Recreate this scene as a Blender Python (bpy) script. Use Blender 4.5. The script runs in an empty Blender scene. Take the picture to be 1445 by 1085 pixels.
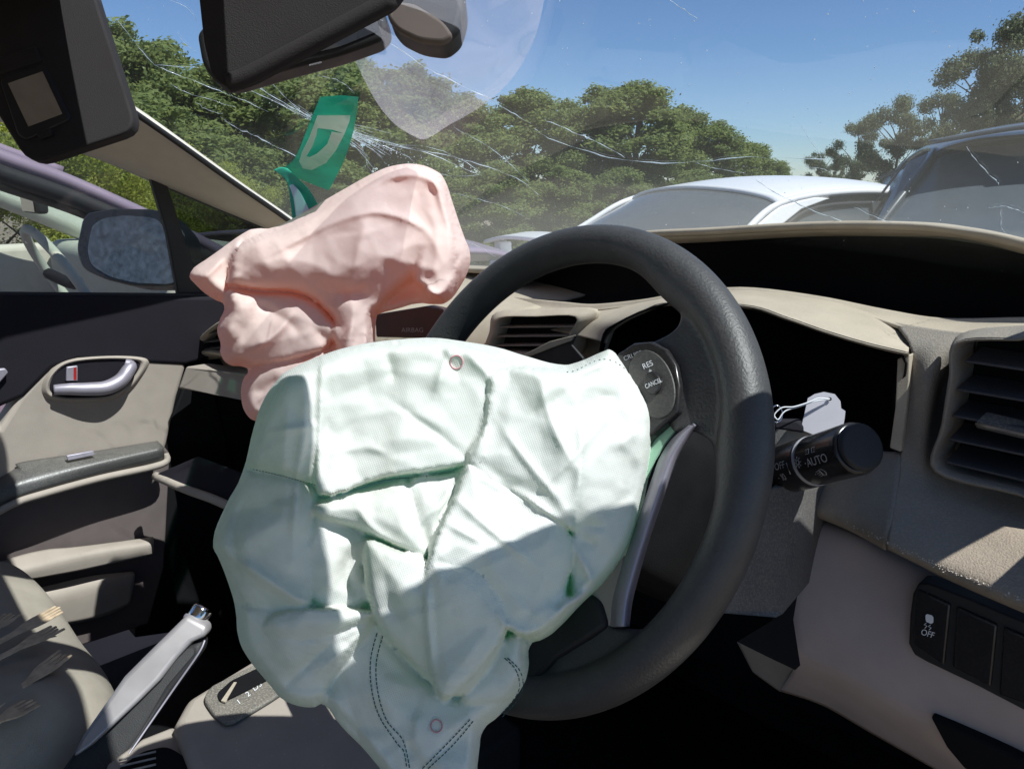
import bpy, bmesh, math, random
import numpy as np
from mathutils import Vector, Matrix
from mathutils.geometry import delaunay_2d_cdt
from mathutils.kdtree import KDTree
random.seed(4); np.random.seed(4)
S = bpy.context.scene
COL = S.collection

# ------------------------------------------------------------------ camera
F, CX, CY = 1080.0, 722.5, 542.5
YAW, PITCH = math.radians(46), math.radians(15)
CAM = Vector((0, 0, 1.17))
RT = Vector((math.cos(YAW), math.sin(YAW), 0))
FH = Vector((-math.sin(YAW), math.cos(YAW), 0))
FW = FH * math.cos(PITCH) + Vector((0, 0, -math.sin(PITCH)))
UP = FH * math.sin(PITCH) + Vector((0, 0, math.cos(PITCH)))
cd = bpy.data.cameras.new('camera'); cam = bpy.data.objects.new('camera', cd); COL.objects.link(cam)
cd.sensor_width = 36; cd.lens = 36 * F / 1445; cd.clip_start = .02; cd.clip_end = 3000
M = Matrix((RT, UP, -FW)).transposed().to_4x4(); M.translation = CAM
cam.matrix_world = M; S.camera = cam

# ------------------------------------------------------------------ light
SUN = Vector((.60, .15, 1.0)).normalized()
w = bpy.data.worlds.new('World'); S.world = w; w.use_nodes = True
nt = w.node_tree; bg = nt.nodes['Background']
sky = nt.nodes.new('ShaderNodeTexSky'); sky.sky_type = 'NISHITA'; sky.sun_disc = False
sky.sun_elevation = math.asin(SUN.z); sky.sun_rotation = math.atan2(SUN.x, SUN.y)
sky.air_density = 1.0; sky.dust_density = 0.0; sky.ozone_density = 6; sky.altitude = 1500
nt.links.new(sky.outputs[0], bg.inputs[0]); bg.inputs[1].default_value = .082
sl = bpy.data.lights.new('sun', 'SUN'); sl.energy = 5.0; sl.angle = math.radians(.53); sl.color = (1, .95, .87)
so = bpy.data.objects.new('sun', sl); COL.objects.link(so)
so.rotation_euler = SUN.to_track_quat('Z', 'Y').to_euler(); so.location = (3, 2, 8)
S.view_settings.view_transform = 'Standard'; S.view_settings.look = 'None'
S.view_settings.gamma = 1; S.view_settings.use_curve_mapping = False
S.view_settings.exposure = 0.50
try:
    S.cycles.max_bounces = 10; S.cycles.transparent_max_bounces = 24
except Exception: pass

# ------------------------------------------------------------------ view rays -> places
def ray(px, py): return FW + RT * ((px - CX) / F) + UP * ((CY - py) / F)
def P(px, py, d): return CAM + ray(px, py) * d
def PX(px, py, x): r = ray(px, py); return CAM + r * ((x - CAM.x) / r.x)
def PY(px, py, y): r = ray(px, py); return CAM + r * ((y - CAM.y) / r.y)
def PZ(px, py, z): r = ray(px, py); return CAM + r * ((z - CAM.z) / r.z)
def yb(X): return 1.15 - (.23 if X < -.76 else .10) * ((X + .76) / .66) ** 2
def zg(X, Y): return 1.0 + (yb(X) - Y) * .46
def G(px, py, off=0.0):                     # where a view ray meets the windscreen, off = metres inside it
    r = ray(px, py); lo, hi = .1, 3.5
    for _ in range(40):
        t = (lo + hi) / 2; q = CAM + r * t
        if q.z > zg(q.x, q.y) - off: hi = t
        else: lo = t
    return CAM + r * lo
# steering wheel frame (fitted to the rim)
WC = P(CX + F * .0224 / .632, CY + F * .0581 / .632, .632)
WN = (RT * (math.sin(-.7783) * math.cos(.264)) + UP * math.sin(.264) + FW * (-math.cos(-.7783) * math.cos(.264))).normalized()
WU = WN.cross(Vector((0, 0, 1))).normalized() * -1
WV = WN.cross(WU).normalized()
if WV.z < 0: WV = -WV
def W(px, py, off=0.0):
    r = ray(px, py); q = WC + WN * off
    return CAM + r * ((q - CAM).dot(WN) / r.dot(WN))

# ------------------------------------------------------------------ materials
def mat(name, col, rough=.6, metal=0., var=.12, vscale=30., bump=0., bscale=400., dust=0., dustcol=(.34, .29, .22), coat=0., spec=.5, transl=None, weave=0., stain=0.):
    m = bpy.data.materials.new(name); m.use_nodes = True
    n = m.node_tree.nodes; L = m.node_tree.links; b = n['Principled BSDF']
    tc = n.new('ShaderNodeTexCoord')
    no = n.new('ShaderNodeTexNoise'); no.inputs['Scale'].default_value = vscale; no.inputs['Detail'].default_value = 6
    L.new(tc.outputs['Object'], no.inputs['Vector'])
    mr = n.new('ShaderNodeMapRange'); mr.inputs[1].default_value = .3; mr.inputs[2].default_value = .7
    mr.inputs[3].default_value = 1 - var; mr.inputs[4].default_value = 1 + var
    L.new(no.outputs[0], mr.inputs[0])
    mx = n.new('ShaderNodeMix'); mx.data_type = 'RGBA'; mx.blend_type = 'MULTIPLY'; mx.inputs[0].default_value = 1
    mx.inputs[6].default_value = (*col, 1); L.new(mr.outputs[0], mx.inputs[7])
    out = mx.outputs[2]
    if stain > 0:                           # grime rubbed into cloth
        a_ = n.new('ShaderNodeTexNoise'); a_.inputs['Scale'].default_value = 11; a_.inputs['Detail'].default_value = 8; a_.inputs['Roughness'].default_value = .65; a_.inputs['Distortion'].default_value = 1.2
        L.new(tc.outputs['Object'], a_.inputs['Vector']); b_ = n.new('ShaderNodeMapRange'); b_.inputs[1].default_value = .52; b_.inputs[2].default_value = .80; b_.inputs[4].default_value = stain
        L.new(a_.outputs[0], b_.inputs[0]); c_ = n.new('ShaderNodeMix'); c_.data_type = 'RGBA'; L.new(b_.outputs[0], c_.inputs[0]); L.new(out, c_.inputs[6]); c_.inputs[7].default_value = (.36, .32, .25, 1); out = c_.outputs[2]
    if dust > 0:                            # settled dust: a film on what faces up, broken by noise and specks
        ge = n.new('ShaderNodeNewGeometry'); sp = n.new('ShaderNodeSeparateXYZ'); L.new(ge.outputs['Normal'], sp.inputs[0])
        up = n.new('ShaderNodeMapRange'); up.inputs[1].default_value = -.3; up.inputs[2].default_value = .9; up.inputs[3].default_value = .15
        L.new(sp.outputs[2], up.inputs[0])
        n2 = n.new('ShaderNodeTexNoise'); n2.inputs['Scale'].default_value = 14; n2.inputs['Detail'].default_value = 9; n2.inputs['Roughness'].default_value = .7
        L.new(tc.outputs['Object'], n2.inputs['Vector'])
        n3 = n.new('ShaderNodeTexNoise'); n3.inputs['Scale'].default_value = 500; n3.inputs['Detail'].default_value = 3
        L.new(tc.outputs['Object'], n3.inputs['Vector'])
        a = n.new('ShaderNodeMath'); a.operation = 'ADD'; L.new(n2.outputs[0], a.inputs[0])
        s3 = n.new('ShaderNodeMapRange'); s3.inputs[1].default_value = .45; s3.inputs[2].default_value = .75; L.new(n3.outputs[0], s3.inputs[0]); L.new(s3.outputs[0], a.inputs[1])
        mu = n.new('ShaderNodeMath'); mu.operation = 'MULTIPLY'; L.new(a.outputs[0], mu.inputs[0]); L.new(up.outputs[0], mu.inputs[1])
        m2 = n.new('ShaderNodeMath'); m2.operation = 'MULTIPLY'; m2.use_clamp = True; m2.inputs[1].default_value = dust; L.new(mu.outputs[0], m2.inputs[0])
        dm = n.new('ShaderNodeMix'); dm.data_type = 'RGBA'; L.new(m2.outputs[0], dm.inputs[0]); L.new(out, dm.inputs[6]); dm.inputs[7].default_value = (*dustcol, 1)
        out = dm.outputs[2]
        rr = n.new('ShaderNodeMapRange'); rr.inputs[3].default_value = rough; rr.inputs[4].default_value = .95; L.new(m2.outputs[0], rr.inputs[0]); L.new(rr.outputs[0], b.inputs['Roughness'])
    else:
        rr = n.new('ShaderNodeMapRange'); rr.inputs[1].default_value = .3; rr.inputs[2].default_value = .7; rr.inputs[3].default_value = max(0, rough - .06); rr.inputs[4].default_value = min(1, rough + .06)
        L.new(no.outputs[0], rr.inputs[0]); L.new(rr.outputs[0], b.inputs['Roughness'])
    L.new(out, b.inputs['Base Color'])
    b.inputs['Metallic'].default_value = metal; b.inputs['Coat Weight'].default_value = coat; b.inputs['Specular IOR Level'].default_value = spec
    if bump > 0:
        bn = n.new('ShaderNodeTexNoise'); bn.inputs['Scale'].default_value = bscale; bn.inputs['Detail'].default_value = 3
        L.new(tc.outputs['Object'], bn.inputs['Vector'])
        bp = n.new('ShaderNodeBump'); bp.inputs['Strength'].default_value = bump; bp.inputs['Distance'].default_value = .001
        L.new(bn.outputs[0], bp.inputs['Height']); L.new(bp.outputs[0], b.inputs['Normal'])
    if weave > 0:
        uv = n.new('ShaderNodeUVMap'); mp = n.new('ShaderNodeMapping'); mp.inputs['Scale'].default_value = (weave,) * 3; mp.inputs['Rotation'].default_value = (0, 0, .35)
        L.new(uv.outputs[0], mp.inputs[0])
        ws = []
        for ax in ('X', 'Y'):
            wv = n.new('ShaderNodeTexWave'); wv.bands_direction = ax; wv.inputs['Scale'].default_value = 1; wv.inputs['Distortion'].default_value = .6; wv.inputs['Detail'].default_value = 1
            L.new(mp.outputs[0], wv.inputs[0]); ws.append(wv)
        ad = n.new('ShaderNodeMath'); ad.operation = 'MULTIPLY'; L.new(ws[0].outputs[1], ad.inputs[0]); L.new(ws[1].outputs[1], ad.inputs[1])
        n5 = n.new('ShaderNodeTexNoise'); n5.inputs['Scale'].default_value = 60; n5.inputs['Detail'].default_value = 5; L.new(tc.outputs['Object'], n5.inputs['Vector'])
        a5 = n.new('ShaderNodeMath'); a5.operation = 'MULTIPLY_ADD'; a5.inputs[1].default_value = 4.0; L.new(n5.outputs[0], a5.inputs[0]); L.new(ad.outputs[0], a5.inputs[2])
        bp = n.new('ShaderNodeBump'); bp.inputs['Strength'].default_value = .35; bp.inputs['Distance'].default_value = .0004
        L.new(a5.outputs[0], bp.inputs['Height']); L.new(bp.outputs[0], b.inputs['Normal'])
    if transl:
        tcol, amt = transl
        t = n.new('ShaderNodeBsdfTranslucent'); t.inputs[0].default_value = (*tcol, 1)
        ms = n.new('ShaderNodeMixShader'); ms.inputs[0].default_value = amt
        L.new(b.outputs[0], ms.inputs[1]); L.new(t.outputs[0], ms.inputs[2]); L.new(ms.outputs[0], n['Material Output'].inputs[0])
    return m

def glassmat(name, tint=(1, 1, 1), refl=.06, dust=.0, dcol=(.6, .62, .6), nscale=3., grade=False, specks=False):
    m = bpy.data.materials.new(name); m.use_nodes = True
    n = m.node_tree.nodes; L = m.node_tree.links; n.remove(n['Principled BSDF'])
    tr = n.new('ShaderNodeBsdfTransparent'); tr.inputs[0].default_value = (*tint, 1)
    gl = n.new('ShaderNodeBsdfGlossy'); gl.inputs['Roughness'].default_value = .02
    fr = n.new('ShaderNodeFresnel'); fr.inputs[0].default_value = 1.35
    ms = n.new('ShaderNodeMixShader')
    k = n.new('ShaderNodeMath'); k.operation = 'MULTIPLY'; k.inputs[1].default_value = refl * 10; k.use_clamp = True
    L.new(fr.outputs[0], k.inputs[0]); L.new(k.outputs[0], ms.inputs[0]); L.new(tr.outputs[0], ms.inputs[1]); L.new(gl.outputs[0], ms.inputs[2])
    out = ms.outputs[0]
    if dust > 0:
        tc = n.new('ShaderNodeTexCoord'); no = n.new('ShaderNodeTexNoise'); no.inputs['Scale'].default_value = nscale; no.inputs['Detail'].default_value = 8
        L.new(tc.outputs['Object'], no.inputs['Vector'])
        mr = n.new('ShaderNodeMapRange'); mr.inputs[1].default_value = .3; mr.inputs[2].default_value = .75; mr.inputs[3].default_value = dust * .55; mr.inputs[4].default_value = dust * 1.5
        L.new(no.outputs[0], mr.inputs[0]); fac = mr.outputs[0]
        if grade:                            # more grime low on the screen
            sp = n.new('ShaderNodeSeparateXYZ'); L.new(tc.outputs['Object'], sp.inputs[0])
            g = n.new('ShaderNodeMapRange'); g.inputs[1].default_value = 1.02; g.inputs[2].default_value = 1.26; g.inputs[3].default_value = 1.5; g.inputs[4].default_value = .12
            L.new(sp.outputs[2], g.inputs[0]); q = n.new('ShaderNodeMath'); q.operation = 'MULTIPLY'; L.new(fac, q.inputs[0]); L.new(g.outputs[0], q.inputs[1]); fac = q.outputs[0]
        if specks:
            vo = n.new('ShaderNodeTexNoise'); vo.inputs['Scale'].default_value = 220; vo.inputs['Detail'].default_value = 2; L.new(tc.outputs['Object'], vo.inputs['Vector'])
            vr = n.new('ShaderNodeMapRange'); vr.inputs[1].default_value = .74; vr.inputs[2].default_value = .80; vr.inputs[4].default_value = .35; L.new(vo.outputs[0], vr.inputs[0])
            q2 = n.new('ShaderNodeMath'); q2.operation = 'ADD'; L.new(fac, q2.inputs[0]); L.new(vr.outputs[0], q2.inputs[1]); fac = q2.outputs[0]
        d1 = n.new('ShaderNodeBsdfDiffuse'); d1.inputs[0].default_value = (*dcol, 1)
        d2 = n.new('ShaderNodeBsdfTranslucent'); d2.inputs[0].default_value = (*dcol, 1)
        md = n.new('ShaderNodeMixShader'); L.new(d1.outputs[0], md.inputs[1]); L.new(d2.outputs[0], md.inputs[2])
        m3 = n.new('ShaderNodeMixShader'); L.new(fac, m3.inputs[0]); L.new(out, m3.inputs[1]); L.new(md.outputs[0], m3.inputs[2]); out = m3.outputs[0]
    L.new(out, n['Material Output'].inputs[0])
    return m

TAN = (.40, .345, .265); LILAC = (.42, .345, .32)
m_tan = mat('tan dash plastic', TAN, .75, bump=.35, bscale=900, dust=.45, dustcol=(.50, .43, .33))
m_beige = mat('beige trim plastic', (.36, .315, .27), .7, bump=.3, bscale=900, var=.06, dust=.15)
m_pillar = mat('pillar trim', (.62, .56, .48), .8, bump=.2, bscale=700, var=.05)
m_lining = mat('roof lining', (.40, .36, .31), .95, bump=.3, bscale=900)
m_black = mat('black plastic', (.012, .012, .013), .6, bump=.3, bscale=900)
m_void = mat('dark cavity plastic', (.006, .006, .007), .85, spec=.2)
m_gloss = mat('gloss black plastic', (.012, .012, .014), .22, dust=.06)
m_slat = mat('charcoal slat plastic', (.045, .045, .055), .6, bump=.3, bscale=900, dust=.10)
m_shroud = mat('dark shroud plastic', (.009, .009, .0095), .65, bump=.6, bscale=1000, spec=.15)
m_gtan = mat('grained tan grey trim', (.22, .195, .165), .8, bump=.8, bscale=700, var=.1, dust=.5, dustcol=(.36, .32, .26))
m_grey = mat('dusty charcoal trim', (.055, .052, .055), .7, bump=.7, bscale=1100, dust=.75, dustcol=(.27, .245, .21))
m_rim = mat('moulded grey steering rim', (.042, .042, .042), .46, bump=.45, bscale=520, dust=.10, dustcol=(.22, .20, .16), spec=.5, vscale=60)
m_spoke = mat('spoke plastic', (.035, .036, .036), .5, bump=.4, bscale=700, dust=.15)
m_silver = mat('satin silver trim', (.34, .32, .37), .42, .4, var=.05)
m_chrome = mat('chrome', (.7, .7, .7), .12, 1.0, var=.05)
m_visor = mat('brown visor vinyl', (.013, .010, .010), .85, bump=.5, bscale=900, var=.1)
m_doordark = mat('dark door top', (.010, .009, .014), .8, bump=.4, bscale=800, spec=.3)
m_doorlow = mat('dusky door lower', (.13, .105, .10), .85, bump=.3, bscale=900, var=.08)
m_arm = mat('dusty glossy armrest', (.04, .042, .045), .28, dust=.35, dustcol=(.3, .28, .24), bscale=300, bump=.2)
m_seat = mat('seat cloth', (.33, .295, .24), .95, bump=.8, bscale=1300, var=.15, vscale=18)
m_seatd = mat('dark seat cloth', (.045, .042, .055), .95, bump=.8, bscale=1300)
m_softprint = mat('soft grey print', (.42, .42, .45), .7, var=.15, vscale=300)
m_wood = mat('birch wood', (.55, .42, .28), .75, var=.25, vscale=90, bump=.3, bscale=300)
m_paper = mat('white paper tag', (.72, .70, .74), .8, var=.04)
m_white = mat('white print', (.75, .76, .78), .6, var=.02)
m_greyprint = mat('faded print', (.30, .30, .32), .6, var=.02)
m_thread = mat('dark teal thread', (.012, .075, .085), .7, var=.3, vscale=400)
m_bthread = mat('brown thread', (.12, .10, .07), .7, var=.3, vscale=400)
m_pen = mat('pink pen ink', (.62, .30, .32), .8, var=.1)
m_bag = mat('airbag fabric', (.83, .82, .78), .6, var=.05, vscale=9, weave=.21, stain=.5, transl=((.36, .82, .52), .24), spec=.35)
m_pink = mat('pink airbag fabric', (.92, .76, .69), .75, var=.05, vscale=8, weave=.42, stain=.25, transl=((1.0, .46, .30), .30), spec=.3)
m_mirror = mat('mirror glass', (.75, .77, .8), .03, 1.0, var=.03)
m_dmirror = mat('dusty mirror glass', (.26, .25, .24), .12, .8, var=.35, vscale=70)
m_screen = glassmat('windscreen glass', (.82, .90, .97), .07, .185, (.50, .53, .50), 3.5, True, True)
m_side = glassmat('door glass', (.80, .84, .84), .07, .03, (.6, .6, .55))
m_crack = mat('crack glint', (.8, .85, .88), .15, 0., var=.5, vscale=60, transl=((.8, .9, .95), .5))
m_green = glassmat('green film', (.05, .30, .18), .05, .40, (.03, .40, .25), 12)
m_wfilm = glassmat('white sticker film', (.6, .66, .62), .05, .95, (.85, .88, .86), 12)
m_reflsheet = glassmat('airbag reflection tint', (.95, .95, .97), .09, .24, (.82, .82, .90), 2)

# ------------------------------------------------------------------ objects
def link(o, parent=None):
    COL.objects.link(o)
    if parent is not None:
        o.parent = parent; o.matrix_parent_inverse = Matrix.Translation(-parent.location)
    return o
def tag(o, label=None, cat=None, group=None, kind=None):
    if label: o['label'] = label
    if cat: o['category'] = cat
    if group: o['group'] = group
    if kind: o['kind'] = kind
    return o
def thing(name, loc, label, cat, group=None):
    o = bpy.data.objects.new(name, None); o.empty_display_size = .05; o.location = loc; COL.objects.link(o)
    return tag(o, label, cat, group)
def meshobj(name, verts, faces, m, parent=None, smooth=True, uv=None):
    me = bpy.data.meshes.new(name); me.from_pydata([tuple(v) for v in verts], [], faces)
    if smooth: me.polygons.foreach_set('use_smooth', [True] * len(me.polygons))
    if uv is not None:
        ul = me.uv_layers.new(name='UVMap'); idx = np.zeros(len(me.loops), dtype=np.int32); me.loops.foreach_get('vertex_index', idx)
        ul.data.foreach_set('uv', np.asarray(uv, dtype=np.float32)[idx].ravel())
    me.materials.append(m); me.update()
    return link(bpy.data.objects.new(name, me), parent)
def fixn(o):
    bm = bmesh.new(); bm.from_mesh(o.data); bmesh.ops.recalc_face_normals(bm, faces=bm.faces); bm.to_mesh(o.data); bm.free(); return o
def bevel(o, wd, seg=3, ang=35):
    b = o.modifiers.new('bevel', 'BEVEL'); b.width = wd; b.segments = seg; b.limit_method = 'ANGLE'; b.angle_limit = math.radians(ang); b.harden_normals = False
    return o
def autosmooth(o):
    me = o.data
    try: me.set_sharp_from_angle(angle=math.radians(40))
    except Exception: pass
    return o
def slab(name, pts, vec, m, parent=None, bev=0., seg=3):      # polygon pushed along vec, bevelled
    n = len(pts); v = [Vector(p) for p in pts] + [Vector(p) + Vector(vec) for p in pts]
    f = [list(range(n)), list(range(2 * n - 1, n - 1, -1))] + [[i, (i + 1) % n, n + (i + 1) % n, n + i] for i in range(n)]
    o = fixn(meshobj(name, v, f, m, parent, smooth=bev > 0))
    if bev: bevel(o, bev, seg)
    autosmooth(o)
    return o
def cr(pts, n, closed=False):                                 # Catmull-Rom through points
    P_ = [Vector(p) for p in pts]; N = len(P_); out = []
    segs = N if closed else N - 1
    for i in range(segs):
        if closed: a, b, c, d = P_[(i - 1) % N], P_[i], P_[(i + 1) % N], P_[(i + 2) % N]
        else: a, b, c, d = P_[max(i - 1, 0)], P_[i], P_[i + 1], P_[min(i + 2, N - 1)]
        for k in range(n):
            t = k / n
            out.append(.5 * ((2 * b) + (c - a) * t + (2 * a - 5 * b + 4 * c - d) * t * t + (3 * b - a - 3 * c + d) * t ** 3))
    if not closed: out.append(P_[-1].copy())
    return out
def patch(name, rows, m, parent=None, n=6, thick=.003, closed=False, thickdir=-1):
    R = [cr(r, n, closed) for r in rows]; C_ = list(zip(*R)); C_ = [cr(c, n) for c in C_]
    nr = len(C_[0]); nc = len(C_); v = [C_[c][r] for r in range(nr) for c in range(nc)]; f = []
    for r in range(nr - 1):
        for c in range(nc if closed else nc - 1):
            d = (c + 1) % nc; f.append([r * nc + c, r * nc + d, (r + 1) * nc + d, (r + 1) * nc + c])
    o = meshobj(name, v, f, m, parent)
    # face the camera side
    p = o.data.polygons[len(f) // 2]
    if p.normal.dot(CAM - p.center) < 0:
        bm = bmesh.new(); bm.from_mesh(o.data); bmesh.ops.reverse_faces(bm, faces=bm.faces); bm.to_mesh(o.data); bm.free()
    if thick:
        s = o.modifiers.new('solid', 'SOLIDIFY'); s.thickness = thick; s.offset = -1
    return o
def tube(name, pts, rad, m, parent=None, sides=10, n=6, closed=False, smoothpath=True, cap=True):
    Q = cr(pts, n, closed) if smoothpath else [Vector(p) for p in pts]
    N = len(Q); v = []; f = []
    prev = None
    for i, p in enumerate(Q):
        a = Q[(i - 1) % N] if closed or i > 0 else Q[0]; b = Q[(i + 1) % N] if closed or i < N - 1 else Q[-1]
        t = (b - a).normalized() if (b - a).length > 1e-9 else Vector((0, 0, 1))
        if prev is None: prev = t.orthogonal().normalized()
        u = (prev - t * prev.dot(t)); u = u.normalized() if u.length > 1e-6 else t.orthogonal().normalized(); prev = u; q = t.cross(u)
        r = rad(i / max(1, N - 1)) if callable(rad) else rad
        for k in range(sides):
            an = 2 * math.pi * k / sides; v.append(p + (u * math.cos(an) + q * math.sin(an)) * r)
    for i in range(N if closed else N - 1):
        j = (i + 1) % N
        for k in range(sides):
            l = (k + 1) % sides; f.append([i * sides + k, i * sides + l, j * sides + l, j * sides + k])
    if not closed and cap: f += [list(range(sides))[::-1], [(N - 1) * sides + k for k in range(sides)]]
    return fixn(meshobj(name, v, f, m, parent))
def rbox(name, x0, x1, y0, y1, z0, z1, m, parent=None, bev=.01, seg=4, mw=None):
    v = [(x, y, z) for x in (x0, x1) for y in (y0, y1) for z in (z0, z1)]
    if mw: v = [mw(Vector(q)) for q in v]
    f = [[0, 1, 3, 2], [4, 6, 7, 5], [0, 4, 5, 1], [2, 3, 7, 6], [0, 2, 6, 4], [1, 5, 7, 3]]
    o = fixn(meshobj(name, v, f, m, parent)); 
    if bev: bevel(o, bev, seg)
    autosmooth(o); return o
def letters(name, s, fmap, m, parent, size=1., align='CENTER'):
    cu = bpy.data.curves.new('t', 'FONT'); cu.body = s; cu.size = size; cu.align_x = align; cu.align_y = 'CENTER'
    to = bpy.data.objects.new('t', cu); COL.objects.link(to)
    dg = bpy.context.evaluated_depsgraph_get(); dg.update(); me = to.evaluated_get(dg).to_mesh()
    v = [fmap(q.co.x, q.co.y) for q in me.vertices]; f = [list(p.vertices) for p in me.polygons]
    to.evaluated_get(dg).to_mesh_clear(); bpy.data.objects.remove(to); bpy.data.curves.remove(cu)
    o = meshobj(name, v, f, m, parent, smooth=False); return o
def pxmap(fn, cx, cy, ang, sx=1., sy=1.):                    # text plane given by a point and a slant in the view, laid on fn's surface
    ca, sa = math.cos(math.radians(ang)), math.sin(math.radians(ang))
    return lambda x, y: fn(cx + x * sx * ca - y * sy * sa, cy - x * sx * sa - y * sy * ca)

# ------------------------------------------------------------------ crumpled cloth builder
def seg_dist(X, Y, poly, closed=True):
    n = len(poly); best = np.full(X.shape, 1e9)
    for i in range(n if closed else n - 1):
        x0, y0 = poly[i]; x1, y1 = poly[(i + 1) % n]
        dx, dy = x1 - x0, y1 - y0; L = dx * dx + dy * dy + 1e-9
        t = np.clip(((X - x0) * dx + (Y - y0) * dy) / L, 0, 1)
        best = np.minimum(best, np.hypot(X - x0 - t * dx, Y - y0 - t * dy))
    return best
def inside(X, Y, poly):
    r = np.zeros(X.shape, bool); n = len(poly)
    for i in range(n):
        x0, y0 = poly[i]; x1, y1 = poly[(i + 1) % n]
        if y0 == y1: continue
        c = ((y0 > Y) != (y1 > Y)) & (X < (x1 - x0) * (Y - y0) / (y1 - y0) + x0); r ^= c
    return r
def smooth2(poly, n=4, closed=True):
    q = cr([(a, b, 0) for a, b in poly], n, closed); return [(p.x, p.y) for p in q]
def resample(poly, step, closed=True):
    out = []; n = len(poly)
    for i in range(n if closed else n - 1):
        a = np.array(poly[i]); b = np.array(poly[(i + 1) % n]); k = max(1, int(np.hypot(*(b - a)) / step))
        for j in range(k): out.append(tuple(a + (b - a) * j / k))
    if not closed: out.append(tuple(poly[-1]))
    return out
def vnoise(X, Y, sc, seed):
    rs = np.random.RandomState(seed); g = rs.rand(64, 64); x = X / sc; y = Y / sc
    xi = np.floor(x).astype(int); yi = np.floor(y).astype(int); fx = x - xi; fy = y - yi
    fx = fx * fx * (3 - 2 * fx); fy = fy * fy * (3 - 2 * fy)
    a = g[xi % 64, yi % 64]; b = g[(xi + 1) % 64, yi % 64]; c = g[xi % 64, (yi + 1) % 64]; d = g[(xi + 1) % 64, (yi + 1) % 64]
    return (a * (1 - fx) + b * fx) * (1 - fy) + (c * (1 - fx) + d * fx) * fy - .5
def facets(X, Y, box, sp, amp, seed, man=()):
    # flat facets between sharp creases: heights at scattered corners, joined by planes
    rs = np.random.RandomState(seed); x0, y0, x1, y1 = box; pts = []
    for j in range(int((y1 - y0) / (sp * .87)) + 3):
        for i in range(int((x1 - x0) / sp) + 3):
            pts.append((x0 - sp + (i + (j % 2) * .5 + rs.uniform(-.42, .42)) * sp, y0 - sp + (j * .87 + rs.uniform(-.42, .42)) * sp, rs.uniform(-1, 1) * amp))
    pts = [p for p in pts if all(math.hypot(p[0] - m_[0], p[1] - m_[1]) > sp * .5 for m_ in man)] + list(man)
    r_ = delaunay_2d_cdt([Vector(p[:2]) for p in pts], [], [], 0, .01); hh = [pts[o[0]][2] if o else 0 for o in r_[3]]; out = np.zeros(X.shape)
    for t in r_[2]:
        if len(t) != 3: continue
        (ax_, ay_), (bx, by), (cx, cy) = [tuple(r_[0][k]) for k in t]; dn_ = (by - cy) * (ax_ - cx) + (cx - bx) * (ay_ - cy)
        if abs(dn_) < 1e-6: continue
        u = ((by - cy) * (X - cx) + (cx - bx) * (Y - cy)) / dn_; v = ((cy - ay_) * (X - cx) + (ax_ - cx) * (Y - cy)) / dn_; w_ = 1 - u - v
        k = (u >= -1e-6) & (v >= -1e-6) & (w_ >= -1e-6); out[k] = (u * hh[t[0]] + v * hh[t[1]] + w_ * hh[t[2]])[k]
    return out
def cloth_height(X, Y, outline, edge, lobes, creases, wr, seed, fs=1., wp=14):
    d = seg_dist(X, Y, outline); ins = inside(X, Y, outline); d = np.where(ins, d, 0)
    t = np.clip(d / edge[0], 0, 1); H = edge[1] * np.sqrt(1 - (1 - t) ** 2)
    for lb in lobes:                       # poly, base, rise, width, tilt x, tilt y
        poly, h0, a, wd, gx, gy = lb
        ld = seg_dist(X, Y, poly); li = inside(X, Y, poly)
        cx = np.mean([p[0] for p in poly]); cy = np.mean([p[1] for p in poly])
        t = np.clip(ld / wd, 0, 1); h = h0 + a * (.55 * np.sqrt(1 - (1 - np.clip(t * 3.4, 0, 1)) ** 2) + .45 * t) + gx * (X - cx) + gy * (Y - cy)
        e = np.clip(d / 14., 0, 1) ** .5; h = h * e
        H = np.where(li, np.maximum(H, h), H)
    for pl, amp, wd in creases:
        ld = seg_dist(X, Y, pl, False); prof = np.exp(-(ld / wd) ** 1.2)
        # fade toward the ends
        e0 = np.hypot(X - pl[0][0], Y - pl[0][1]); e1 = np.hypot(X - pl[-1][0], Y - pl[-1][1])
        L = sum(math.dist(pl[i], pl[i + 1]) for i in range(len(pl) - 1))
        fade = np.clip(np.minimum(e0, e1) / (L * .3), 0.25, 1)
        H = H + (1.1 if amp > 0 else .8) * amp * prof * fade * np.clip(d / 10., 0, 1)
    bx_ = (X.min(), Y.min(), X.max(), Y.max())
    wx = X + wp * vnoise(X, Y, 70, seed + 3); wy = Y + wp * vnoise(X, Y, 70, seed + 4)
    r = facets(wx, wy, bx_, 96 * fs, wr * 3.6, seed) + facets(wx * .8 + wy * .3, wy, (bx_[0] - 50, bx_[1] - 20, bx_[2] + 300, bx_[3] + 20), 50 * fs, wr * 1.15, seed + 1) + facets(wx, wy, bx_, 19 * fs, wr * .26, seed + 2)
    return H + r * np.clip(d / 22., 0, 1)
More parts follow.
